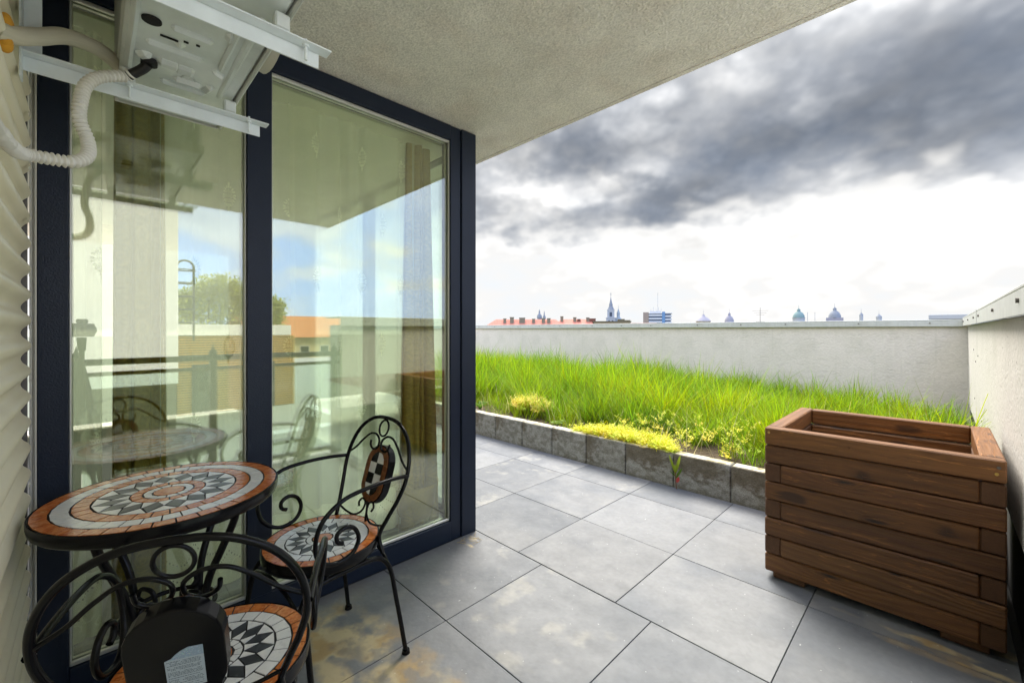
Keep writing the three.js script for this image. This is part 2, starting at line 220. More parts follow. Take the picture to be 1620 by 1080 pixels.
// mosaic
{
  const marb = (a, b, c2, s) => tex(256, 256, (u, v) => { const n = fbm(u * s, v * s, s, 5), q = fbm(u * s * 3 + n * 2, v * s * 3, s * 3, 4); return mixc(mixc(a, b, smoothstep(n, 0.3, 0.7)), c2, smoothstep(q, 0.55, 0.75) * 0.7); }, 7);
  M.terra = [marb([0.62, 0.20, 0.05], [0.46, 0.11, 0.022], [0.68, 0.31, 0.10], 8), marb([0.56, 0.16, 0.035], [0.66, 0.24, 0.07], [0.34, 0.07, 0.014], 8), marb([0.66, 0.25, 0.08], [0.50, 0.14, 0.03], [0.40, 0.09, 0.02], 8)].map((map) => std({ map, roughness: 0.2 }));
  M.white = [marb([0.82, 0.83, 0.83], [0.77, 0.78, 0.79], [0.70, 0.71, 0.73], 6), marb([0.85, 0.85, 0.84], [0.78, 0.79, 0.80], [0.74, 0.75, 0.77], 6)].map((map) => std({ map, roughness: 0.18 }));
  M.slate = [marb([0.052, 0.058, 0.068], [0.036, 0.04, 0.047], [0.085, 0.092, 0.105], 6), marb([0.042, 0.047, 0.056], [0.062, 0.068, 0.078], [0.03, 0.033, 0.038], 6)].map((map) => std({ map, roughness: 0.32 }));
  M.brown = [marb([0.22, 0.075, 0.02], [0.12, 0.04, 0.012], [0.32, 0.14, 0.04], 9), marb([0.16, 0.05, 0.014], [0.25, 0.09, 0.025], [0.09, 0.03, 0.01], 9)].map((map) => std({ map, roughness: 0.3 }));
  M.jet = [std({ color: rgb(0.012, 0.012, 0.013), roughness: 0.25 })];
  M.grout = std({ color: rgb(0.022, 0.022, 0.024), roughness: 0.9 });
}

// ---------------------------------------------------------------- setting: city ground, building body, terrace floor, soffit, room
{
  const g = new THREE.PlaneGeometry(4000, 4000, 8, 8); g.rotateX(-Math.PI / 2); g.translate(0, -20, 0);
  part('ground', g, std({ color: rgb(0.16, 0.17, 0.13), roughness: 1 }), struct('ground'));
}
const terrace = struct('terrace_floor');
part('slab_bed', bx(-4.7, 0.24, -0.6, -0.0215, -3.3, 0.3), M.joint, terrace);
{
  const slab = (x0, x1, z0, z1, y) => {
    const g = bx(x0 + 0.0016, x1 - 0.0016, y - 0.02, y + rr(-0.0006, 0.0006), z0 + 0.0016, z1 - 0.0016, 0.0014), p = g.attributes.position, uv = g.attributes.uv;
    for (let i = 0; i < p.count; i++) uv.setXY(i, (p.getX(i) - FX) / FS, (p.getZ(i) - FZ) / FS);
    part('paving_slab', g, M.slab, terrace);
  };
  const XU = [-1.962, -1.44, -0.84, -0.24, 0.23], ZU = [-1.638, -1.04, -0.445, 0.128];
  for (let i = 0; i < 4; i++) for (let j = 0; j < 3; j++) slab(XU[i], XU[i + 1], ZU[j], ZU[j + 1], 0);
  const XL = [-4.61, -4.01, -3.41, -2.81, -2.21, -1.61, -1.01, -0.407, 0.198], ZL = [-3.165, -2.806, -2.214, -1.6405];
  for (let i = 0; i < 8; i++) for (let j = 0; j < 3; j++) slab(XL[i], XL[i + 1], ZL[j], ZL[j + 1], 0);
}
{
  const s = struct('ceiling');
  part('soffit', bx(-8, 0.93, 2.37, 2.72, -1.92, 6, 0.006), M.soffit, s);
  part('drip_edge', bx(-8, 0.936, 2.366, 2.374, -1.926, -1.90, 0.001), M.soffit, s);
}
const room = struct('room');
M.roomwall = std({ color: rgb(0.78, 0.76, 0.66), roughness: 0.9 });
M.roomfloor = std({ color: rgb(0.085, 0.09, 0.10), roughness: 0.4 });
part('floor', bx(-6, -2.03, 0.0, 0.055, -1.56, 2.4), M.roomfloor, room);
part('floor_joint', [bx(-6, -2.06, 0.0545, 0.0555, -0.62, -0.616, 0.0001), bx(-2.9, -2.896, 0.0545, 0.0555, -1.5, 2.4, 0.0001)], M.dark, room);
part('wall', [bx(-6.1, -6, 0, 0.2, -1.64, 2.4), bx(-6.1, -6, 0.2, 2.37, 2.1, 2.4), bx(-6.1, -6, 0.2, 2.37, -1.64, -1.4), bx(-6, -2.0, 0, 2.37, 2.4, 2.5), bx(-2.12, -1.97, 0, 2.37, 0.16, 2.4)], M.roomwall, room);
part('ceiling', bx(-6, -2.07, 2.28, 2.366, -1.55, 2.4), std({ color: rgb(0.85, 0.84, 0.76), roughness: 0.9 }), room);

// ---------------------------------------------------------------- corner window
{
  const w = thing('corner_window', 'tall dark blue aluminium corner window with two panes beside the table', 'window');
  const X = -1.963, xi = -2.055, T = 2.366;
  part('mullion', bx(xi, X, 0.11, 2.285, -0.534, -0.444), M.frame, w);
  part('stile', bx(xi, X, 0.0, T, 0.053, 0.121), M.frame, w);
  part('stile', bx(xi, X - 0.004, 0.0, T, -1.524, -1.455), M.frame, w);
  part('corner_post', bx(xi - 0.02, X + 0.006, 0.0, T, -1.634, -1.5275, 0.003), M.frame, w);
  part('top_rail', bx(xi, X - 0.001, 2.285, T, -1.454, 0.052), M.frame, w);
  part('bottom_rail', bx(xi, X - 0.001, 0.0, 0.11, -1.454, 0.052), M.frame, w);
  part('seal_strip', [bx(X - 0.03, X + 0.003, 0, T, 0.1215, 0.1265, 0.001), bx(X - 0.03, X - 0.004, 0, T, 0.127, 0.131, 0.001), bx(X - 0.03, X + 0.001, 0, T, 0.1315, 0.1365, 0.001)], M.seal, w);
  for (const [a, b] of [[-0.444, 0.053], [-1.455, -0.534]]) {
    const i = 0.014, z0 = a, z1 = b;
    part('glass_pane', bx(-2.0, -1.994, 0.11, 2.285, z0, z1, 0.0002), M.glass, w); part('glass_pane', bx(-2.028, -2.0225, 0.11, 2.285, z0, z1, 0.0002), M.glass, w);
    part('glazing_bead', [bx(-1.992, -1.978, 0.111, 0.111 + i, z0, z1, 0.003), bx(-1.992, -1.978, 2.284 - i, 2.284, z0, z1, 0.003), bx(-1.992, -1.978, 0.111 + i, 2.284 - i, z0, z0 + 0.006, 0.002), bx(-1.992, -1.978, 0.111 + i, 2.284 - i, z1 - 0.006, z1, 0.002)], M.alu, w);
    part('spacer_bar', [bx(-2.02, -2.006, 0.111, 0.122, z0, z1, 0.001), bx(-2.02, -2.006, 2.273, 2.284, z0, z1, 0.001), bx(-2.02, -2.006, 0.122, 2.273, z0, z0 + 0.009, 0.001), bx(-2.02, -2.006, 0.122, 2.273, z1 - 0.009, z1, 0.001)], M.alu, w);
  }
  // side light of the same corner on the terrace's far side
  const s = thing('side_window', 'dark framed side window of the room seen through the corner panes', 'window');
  part('frame', [bx(-2.14, -2.076, 0, T, -1.62, -1.56), bx(-4.6, -4.5, 0, T, -1.62, -1.56), bx(-3.3, -3.2, 0.11, 2.28, -1.62, -1.56), bx(-4.5, -2.14, 0, 0.11, -1.62, -1.56), bx(-4.5, -2.14, 2.28, T, -1.62, -1.56)], M.frame, s);
  part('glass_pane', bx(-3.2, -2.14, 0.11, 2.28, -1.595, -1.589, 0.0002), M.railglass, s); part('glass_pane', bx(-4.5, -3.3, 0.11, 2.28, -1.595, -1.589, 0.0002), M.railglass, s);
  part('wall_infill', bx(-8, -4.6, 0, T, -1.63, -1.55), M.render, s);
}
// ---------------------------------------------------------------- curtains
function motifCanvas() {
  const c = document.createElement('canvas'); c.width = 1024; c.height = 2048; const g = c.getContext('2d');
  g.fillStyle = 'rgb(132,132,132)'; g.fillRect(0, 0, 1024, 2048);
  const med = (x, y, s) => {
    g.save(); g.translate(x, y); g.scale(s, s); g.fillStyle = g.strokeStyle = 'rgb(235,235,235)'; g.lineWidth = 2.4;
    for (let r = 0; r < 5; r++) for (let k = -r; k <= r; k++) { const w = 30 * (1 - Math.abs(r - 2) / 3.2); g.beginPath(); g.ellipse(k / (r + 0.5) * w, -40 + r * 20, 3.4, 7, k * 0.25, 0, 7); g.stroke(); }
    for (let k = 0; k < 18; k++) { const a = k / 18 * 6.2832; g.beginPath(); g.ellipse(Math.sin(a) * 27, -Math.cos(a) * 40, 3, 6.5, a, 0, 7); g.fill(); }
    g.beginPath(); g.moveTo(0, 44); g.lineTo(7, 56); g.lineTo(0, 74); g.lineTo(-7, 56); g.fill(); g.beginPath(); g.ellipse(0, -50, 5, 9, 0, 0, 7); g.fill();
    g.restore();
  };
  for (let r = 0; r < 6; r++) for (let k = 0; k < 3; k++) med(170 + k * 340 + (r % 2) * 170, 150 + r * 310, 0.95);
  // lace hem with eyelets along scallops
  g.fillStyle = 'rgb(190,190,190)'; g.fillRect(0, 1830, 1024, 218);
  g.fillStyle = 'rgb(25,25,25)';
  for (let x = 0; x < 1024; x += 11) { const y = 1850 + Math.abs(Math.sin(x / 1024 * Math.PI * 6)) * 60; g.fillRect(x, y, 5, 6); g.fillRect(x, y + 62, 5, 6); }
  g.strokeStyle = 'rgb(225,225,225)'; g.lineWidth = 4; for (let x = 20; x < 1024; x += 85) { g.beginPath(); g.arc(x + 20, 1975, 24, 0, 5); g.stroke(); g.beginPath(); g.arc(x + 62, 2005, 15, 2, 7); g.stroke(); }
  const t = new THREE.CanvasTexture(c); t.wrapS = t.wrapT = THREE.RepeatWrapping; return t;
}
{
  const am = motifCanvas();
  M.sheer = phys({ color: rgb(0.86, 0.87, 0.76), roughness: 1, transmission: 0.4, thickness: 0, transparent: true, opacity: 1, alphaMap: am, side: THREE.DoubleSide });
  // pleated hanging cloth: plan points along z with folds in x
  const cloth = (z0, z1, x0, y0, y1, folds, amp, n, flare = 0, top = 0) => {
    const ph = rr(0, 6), G = new THREE.PlaneGeometry(1, 1, n, 28), p = G.attributes.position, uv = G.attributes.uv;
    for (let i = 0; i < p.count; i++) {
      const s = p.getX(i) + 0.5, v = p.getY(i) + 0.5, y = lerp(y0, y1, v), zc = (z0 + z1) / 2, hw = (z1 - z0) / 2 * lerp(1 + flare, 1 + top, v);
      const f = Math.sin(s * folds * 6.2832 + ph + Math.sin(s * 9 + ph) * 1.2) * (0.7 + 0.3 * Math.sin(s * folds * 2.1 + v * 2));
      p.setXYZ(i, x0 + f * amp * lerp(1, 0.75, v), y, zc + (s * 2 - 1) * hw + 0.3 * amp * Math.cos(s * folds * 6.28 + ph)); uv.setXY(i, s * Math.abs(z1 - z0) * 1.6 / 1.15, v);
    }
    G.computeVertexNormals(); return G;
  };
  solo('sheer_curtain', cloth(0.10, -0.03, -2.15, 0.10, 2.27, 3, 0.02, 50), M.sheer, 'pale sheer curtain hanging behind the narrow pane beside the wall', 'curtain');
  solo('sheer_curtain', cloth(-0.19, -0.80, -2.19, 0.10, 2.27, 6, 0.026, 90), M.sheer, 'pale sheer curtain with lace hem hanging behind the dark mullion', 'curtain');
  solo('sheer_curtain', cloth(-0.66, -1.30, -2.155, 0.10, 2.27, 6, 0.03, 90, -0.04, 0.04), M.sheer, 'pale embroidered sheer curtain behind the wide pane next to the gold drape', 'curtain');
  M.gold = phys({ roughness: 0.5, sheen: 0.6, sheenRoughness: 0.4, sheenColor: rgb(0.5, 0.38, 0.1), side: THREE.DoubleSide, map: tex(512, 512, (u, v) => { const r = Math.sin((fbm(u * 4, v * 4, 4, 3) * 4 + Math.hypot((u * 4) % 1 - 0.5, (v * 4) % 1 - 0.5) * 5) * 6.28); return mul([0.36, 0.25, 0.055], 0.8 + 0.16 * smoothstep(r, 0.2, 0.8) + 0.3 * (fbm(u * 40, v * 40, 40, 2) - 0.5)); }, [3, 6]) });
  solo('gold_drape', cloth(-1.25, -1.43, -2.15, 0.06, 2.27, 4.2, 0.045, 84, 0.35, -0.15), M.gold, 'gold brocade drape hanging in the window corner', 'drape');
  solo('gold_drape', cloth(-0.05, -0.21, -2.215, 0.06, 2.27, 3, 0.022, 50, 0.05, -0.05), M.gold, 'gold brocade drape hanging behind the narrow pane under the air conditioner', 'drape');
  // puddled hem of the drape
  const pts = []; for (let i = 0; i <= 10; i++) pts.push([0.115 + 0.055 * Math.sin(i / 10 * 1.7), i * 0.024]);
  const t = thing('fabric_basket', 'round gold fabric basket on the room floor under the drape', 'basket', [-2.25, 0.056, -1.36]);
  part('basket_body', lathe([[0, 0.004], [0.10, 0], ...pts, [0.155, 0.238], [0.10, 0.02], [0, 0.012]]), M.gold, t);
}
// ---------------------------------------------------------------- corrugated wall beside the window
{
  const w = thing('corrugated_wall', 'cream corrugated metal wall with horizontal ribs at the left edge', 'wall');
  const pitch = 0.0765, amp = 0.0105, x0 = -1.925, x1 = 0.36, prof = [];
  for (let y = 0; y <= 2.364; y += pitch / 16) { const s = Math.sin(y / pitch * 6.2832 + 1.1); prof.push([y, 0.1405 - Math.sign(s) * Math.pow(Math.abs(s), 0.85) * amp]); }
  const pos = [], uv = [], idx = [];
  prof.forEach(([y, z], i) => { for (const [x, dz] of [[x0, 0], [x1, 0], [x0, 0.0016], [x1, 0.0016]]) { pos.push(x, y, z + dz); uv.push(x, y); } if (i) { const a = (i - 1) * 4, b = i * 4; idx.push(a, a + 1, b + 1, a, b + 1, b, a + 2, b + 3, a + 3, a + 2, b + 2, b + 3, a, b, b + 2, a, b + 2, a + 2); } });
  const g = new THREE.BufferGeometry(); g.setAttribute('position', new THREE.Float32BufferAttribute(pos, 3)); g.setAttribute('uv', new THREE.Float32BufferAttribute(uv, 2)); g.setIndex(idx); g.computeVertexNormals();
  part('corrugated_sheet', g, M.cladding, w);
  part('backing', bx(-2.0, 0.36, 0, 2.364, 0.156, 0.4), M.dark, w);
  part('edge_channel', bx(-1.95, -1.938, 0, 2.364, 0.139, 0.156, 0.001), M.screw, w);
  for (let i = 0; i < 15; i++) { const y = 0.14 + i * 2 * pitch, zz = 0.1405 - amp; part('screw', [cyl(0.004, 0.0045, 0.003, 0, 0, 0, 8), cyl(0.008, 0.008, 0.0012, 0, 0, 0, 10)], M.seal, w).position.set(-1.86 + 0.004 * (i % 2), y, zz); w.children.at(-1).rotation.x = -Math.PI / 2; }
}
// ---------------------------------------------------------------- air conditioner on brackets
const YB = 1.846;
function bracket(x, label) {
  const b = thing('wall_bracket', label, 'bracket', [x, YB, 0.126], 0, 'steel brackets carrying the air conditioner');
  part('arm', [bx(-0.0, 0.034, 0.036, 0.040, -0.545, 0, 0.0008), bx(0.0, 0.004, 0, 0.0355, -0.525, 0, 0.0008)], M.bracket, b);
  part('upright', [bx(0.0, 0.040, -0.03, 0.42, -0.004, 0, 0.0008), bx(0.0, 0.004, 0.041, 0.42, -0.036, -0.0045, 0.0008)], M.bracket, b);
  for (const z of [-0.49, -0.20]) part('bolt', [cyl(0.0035, 0.0035, 0.05, 0.018, 0.0, z, 8), cyl(0.008, 0.008, 0.005, 0.018, 0.031, z, 6)], M.bracket, b);
  return b;
}
bracket(-1.607, 'white steel bracket arm nearest the window, below the air conditioner');
bracket(-1.088, 'white steel bracket arm farther from the window, reaching over the terrace');
{
  const a = thing('air_conditioner', 'grey outdoor air conditioner unit seen from below above the window', 'air conditioner', [0, 1.93, 0]);
  const x0 = -1.84, x1 = -0.92, z0 = -0.33, z1 = -0.05;
  part('casing', [bx(x0, x1, 0.03, 0.434, z0 + 0.004, z1, 0.012)], M.acwhite, a);
  part('base_pan', [bx(x0 + 0.004, x1 - 0.004, 0.002, 0.028, z0 + 0.008, z1 - 0.004, 0.006)], M.acgalv, a);
  part('pan_lip', [bx(x0 - 0.004, x1 + 0.004, -0.004, 0.034, z0 - 0.004, z0 + 0.006, 0.003), bx(x0 - 0.004, x0 + 0.003, -0.004, 0.034, z0 + 0.007, z1, 0.002)], M.alu, a);
  const rib = (xa, za, xb, zb, w = 0.014, h = 0.011) => { const L = Math.hypot(xb - xa, zb - za), g = cbox(L, h * 2, w, 0, 0, 0, Math.min(h, w / 2) * 0.9); g.rotateY(-Math.atan2(zb - za, xb - xa)); g.translate((xa + xb) / 2, 0.001, (za + zb) / 2); return g; };
  const ribs = [];
  for (const [xa, za, xb, zb, w, h] of [[-1.20, -0.10, -1.20, -0.235], [-1.30, -0.135, -1.30, -0.22], [-1.405, -0.095, -1.405, -0.215], [-1.50, -0.085, -1.47, -0.11, 0.03], [-1.16, -0.255, -1.42, -0.255, 0.012], [-1.12, -0.285, -1.60, -0.285, 0.018, 0.006], [-1.08, -0.07, -1.66, -0.07, 0.016, 0.009], [-1.51, -0.15, -1.475, -0.15, 0.05, 0.01], [-1.475, -0.185, -1.52, -0.185, 0.045, 0.009], [-1.56, -0.165, -1.56, -0.235, 0.02], [-1.60, -0.14, -1.60, -0.25, 0.016], [-1.54, -0.255, -1.59, -0.245, 0.022], [-1.23, -0.245, -1.27, -0.245, 0.02], [-1.36, -0.16, -1.38, -0.16, 0.024], [-1.44, -0.24, -1.46, -0.27, 0.014]]) ribs.push(rib(xa, za, xb, zb, w, h));
  part('pan_rib', ribs, M.acgalv, a);
  let sk = 0; const slots = []; for (const [x, z, l] of [[-1.155, -0.12, 0.035], [-1.155, -0.165, 0.01], [-1.36, -0.12, 0.035], [-1.35, -0.165, 0.01], [-1.15, -0.185, 0.008], [-1.345, -0.19, 0.008]]) slots.push(bx(x - 0.003, x + 0.003, -0.001, 0.003, z - l, z, 0.0005));
  for (const sg of slots) part('slot', sg, M.hole, a);
  const plug = cyl(0.019, 0.019, 0.005, -1.309, -0.002, -0.10, 20); part('drain_hole', plug, M.hole, a);
  part('round_stamp', new THREE.TorusGeometry(0.016, 0.0016, 6, 24).rotateX(Math.PI / 2).translate(-1.545, 0.001, -0.20), M.acgalv, a);
  part('drain_elbow', [tube([[-1.512, -0.010, -0.108], [-1.523, -0.022, -0.098], [-1.535, -0.034, -0.083], [-1.543, -0.044, -0.07]], 0.012, 14, 10), cyl(0.018, 0.018, 0.014, -1.510, -0.012, -0.110, 16)], M.black, a);
  // fan guard on the front, bulging outwards
  const fg = []; for (let k = 1; k <= 9; k++) { const t = new THREE.TorusGeometry(0.022 * k, 0.0022, 5, 36); t.translate(-1.32, 0.22, z0 - 0.006 - 0.03 * (1 - (k / 9) ** 2)); fg.push(t); }
  for (let k = 0; k < 8; k++) { const an = k / 8 * 6.2832; fg.push(tube([[-1.32, 0.22, z0 - 0.036], [-1.32 + 0.12 * Math.cos(an), 0.22 + 0.12 * Math.sin(an), z0 - 0.028], [-1.32 + 0.2 * Math.cos(an), 0.22 + 0.2 * Math.sin(an), z0 - 0.004]], 0.0022, 6, 5)); }
  part('fan_guard', fg, M.acbeige, a);
  const bz = new THREE.CylinderGeometry(0.205, 0.213, 0.035, 40, 1, true); bz.rotateX(Math.PI / 2); bz.translate(-1.32, 0.22, z0 - 0.014); part('fan_bezel', bz, M.acbeige, a);
  part('valve_cover', bx(x0 - 0.035, x0 - 0.003, 0.02, 0.25, z0 + 0.06, z1 - 0.03, 0.008), M.acwhite, a);
  for (const x of [-1.587, -1.068]) for (const z of [z0 + 0.02, z1 - 0.02]) part('foot', bx(x - 0.016, x + 0.012, -0.043, -0.005, z - 0.016, z + 0.016, 0.004), M.acgalv, a);
}
{
  const pts = [[-1.536, 1.892, -0.076], [-1.545, 1.884, -0.066], [-1.536, 1.871, -0.042], [-1.524, 1.846, -0.008], [-1.512, 1.812, 0.012], [-1.503, 1.775, 0.019], [-1.495, 1.72, 0.022], [-1.488, 1.67, 0.008], [-1.465, 1.625, 0.008], [-1.44, 1.597, 0.03], [-1.425, 1.589, 0.07], [-1.40, 1.582, 0.105], [-1.30, 1.566, 0.116], [-1.15, 1.545, 0.117], [-0.95, 1.53, 0.117]];
  const c = new THREE.CatmullRomCurve3(pts.map(V), false, 'centripetal'), n = 900, R = 0.0125, rad = 12, fr = c.computeFrenetFrames(n, false), pos = [], idx = [];
  for (let i = 0; i <= n; i++) { const p = c.getPointAt(i / n), smooth = i / n > 0.66, r = smooth ? R * 1.02 + (i / n < 0.80 ? 0.0025 * Math.sin(i * 0.13) : 0) : R * (1 + 0.2 * Math.sin(i / n * 92 * 6.2832)); for (let k = 0; k <= rad; k++) { const a = k / rad * 6.2832, q = p.clone().addScaledVector(fr.normals[i], Math.cos(a) * r).addScaledVector(fr.binormals[i], Math.sin(a) * r); pos.push(q.x, q.y, q.z); if (i && k) { const b = i * (rad + 1) + k; idx.push(b, b - 1, b - rad - 1, b - 1, b - rad - 2, b - rad - 1); } } }
  const g = new THREE.BufferGeometry(); g.setAttribute('position', new THREE.Float32BufferAttribute(pos, 3)); g.setIndex(idx); g.computeVertexNormals();
  solo('drain_hose', g, M.hose, 'white ribbed drain hose looping down from the air conditioner', 'hose');
  const p = thing('insulated_pipe', 'beige wrapped refrigerant pipe running from the wall to the air conditioner', 'pipe');
  part('pipe', tube([[-1.40, 1.835, 0.15], [-1.44, 1.85, 0.126], [-1.52, 1.902, 0.091], [-1.58, 1.953, 0.046], [-1.62, 1.969, -0.006], [-1.66, 1.967, -0.045], [-1.69, 1.96, -0.065]], 0.019, 50, 12), M.insul, p);
  const f = []; for (let k = 0; k < 9; k++) { const a = k / 9 * 6.28; f.push(sph(0.011 + 0.005 * rnd(), -1.435 + Math.cos(a) * 0.012, 1.848 + Math.sin(a) * 0.028, 0.134, 1, 1.1, 0.8, 9, 7)); } part('foam_seal', f, M.foam, p);
}

// ---------------------------------------------------------------- mosaic furniture
function tileGeo(poly, y0, y1) { // convex polygon [[x,z]...], flat top with sides
  const pos = [], nor = [], uv = [], n = poly.length; let ar = 0; for (let i = 0; i < n; i++) { const [a, b] = poly[i], [c, d] = poly[(i + 1) % n]; ar += a * d - c * b; } if (ar > 0) poly = poly.slice().reverse();
  const ou = rnd(), ov = rnd(), put = (p, q) => { pos.push(...p); nor.push(...q); uv.push(p[0] + ou, p[2] + p[1] + ov); };
  for (let i = 1; i < n - 1; i++) for (const k of [0, i, i + 1]) put([poly[k][0], y1, poly[k][1]], [0, 1, 0]);
  for (let i = 0; i < n; i++) { const [a, b] = poly[i], [c, d] = poly[(i + 1) % n], l = Math.hypot(c - a, d - b) || 1, q = [-(d - b) / l, 0, (c - a) / l]; for (const p of [[a, y1, b], [a, y0, b], [c, y0, d], [a, y1, b], [c, y0, d], [c, y1, d]]) put(p, q); }
  const g = new THREE.BufferGeometry(); g.setAttribute('position', new THREE.Float32BufferAttribute(pos, 3)); g.setAttribute('normal', new THREE.Float32BufferAttribute(nor, 3)); g.setAttribute('uv', new THREE.Float32BufferAttribute(uv, 2)); return g;
}
const pol = (r, a) => [r * Math.sin(a), r * Math.cos(a)];
function shrink(poly, d) { const cx = poly.reduce((s, p) => s + p[0], 0) / poly.length, cz = poly.reduce((s, p) => s + p[1], 0) / poly.length; return poly.map(([x, z]) => { const l = Math.hypot(x - cx, z - cz), k = Math.max(0.3, 1 - d / l); return [cx + (x - cx) * k + rr(-0.0004, 0.0004), cz + (z - cz) * k + rr(-0.0004, 0.0004)]; }); }
const pick = (L) => L[Math.floor(rnd() * L.length)];
function tile(poly, mats, parent, gap = 0.0024, top = 0.0035) { part('tile', tileGeo(shrink(poly, gap), -0.001, top + rr(-0.0005, 0.0005)), pick(mats), parent); }
function ring(n, r0, r1, mats, parent, ph = 0) { for (let k = 0; k < n; k++) { const a = ph + k / n * 6.2832, b = ph + (k + 1) / n * 6.2832, m = (a + b) / 2; tile([pol(r0, a), pol(r1, a), pol(r1, m), pol(r1, b), pol(r0, b)], mats, parent); } }
function star(n, ri, rm, ro, parent, ph = 0) {
  for (let k = 0; k < n; k++) {
    const a = ph + k / n * 6.2832, h = 3.1416 / n;
    tile([pol(ri, a), pol(rm, a - h * 0.94), pol(ro, a), pol(rm, a + h * 0.94)], M.slate, parent);
    tile([pol(ro, a), pol(ro, a + h), pol(ro, a + 2 * h), pol(rm, a + h)], M.white, parent);
    tile([pol(ri, a), pol(rm, a + h), pol(ri, a + 2 * h)], M.white, parent);
  }
}
function disc(r, mats, parent) { const p = []; for (let k = 0; k < 18; k++) p.push(pol(r, k / 18 * 6.2832)); tile(p, mats, parent); }

// table
{
  const t = thing('mosaic_table', 'round bistro table with a terracotta and white star mosaic top', 'table', [-1.625, 0, -0.164], 0.3);
  const top = part('tabletop', lathe([[0, 0.680], [0.262, 0.680], [0.276, 0.683], [0.283, 0.690], [0.2855, 0.703], [0.2855, 0.7185], [0.2835, 0.7205], [0.2815, 0.7175], [0, 0.7165]], 0, 0, 0, 72), M.iron, t);
  const g = new THREE.Group(); // tiles sit straight on the top
  const put = { add: (m) => { m.position.y = 0.717; top.add(m); } };
  part('grout', lathe([[0, 0.7166], [0.2812, 0.7182], [0, 0.7183]].slice(0), 0, 0.0006, 0, 72), M.grout, top);
  ring(36, 0.246, 0.2805, M.terra, put); ring(36, 0.207, 0.2445, M.white, put, 0.06); ring(32, 0.168, 0.2055, M.terra, put);
  star(16, 0.090, 0.128, 0.1665, put, 0.1); ring(16, 0.061, 0.0885, M.terra, put); ring(12, 0.040, 0.0595, M.white, put); disc(0.0385, M.terra, put);
  for (let k = 0; k < 4; k++) {
    const a = k * Math.PI / 2 + 0.42, P = (r, y, da = 0) => [r * Math.sin(a + da), y, r * Math.cos(a + da)];
    part('leg', [tube([P(0.215, 0.684), P(0.205, 0.64), P(0.165, 0.55), P(0.125, 0.46), P(0.112, 0.38), P(0.125, 0.28), P(0.175, 0.16), P(0.225, 0.05), P(0.235, 0.006)], 0.0105, 50, 10), cyl(0.017, 0.015, 0.016, ...P(0.235, 0), 12)], M.iron, t);
    part('scroll', tube([P(0.108, 0.37), P(0.07, 0.345), P(0.045, 0.375), P(0.055, 0.415), P(0.09, 0.42), P(0.10, 0.395), P(0.085, 0.385)], 0.0065, 36, 8), M.iron, t);
  }
  part('ring_brace', new THREE.TorusGeometry(0.113, 0.007, 8, 48).rotateX(Math.PI / 2).translate(0, 0.365, 0), M.iron, t);
  part('under_ring', new THREE.TorusGeometry(0.215, 0.0075, 8, 56).rotateX(Math.PI / 2).translate(0, 0.668, 0), M.iron, t);
}
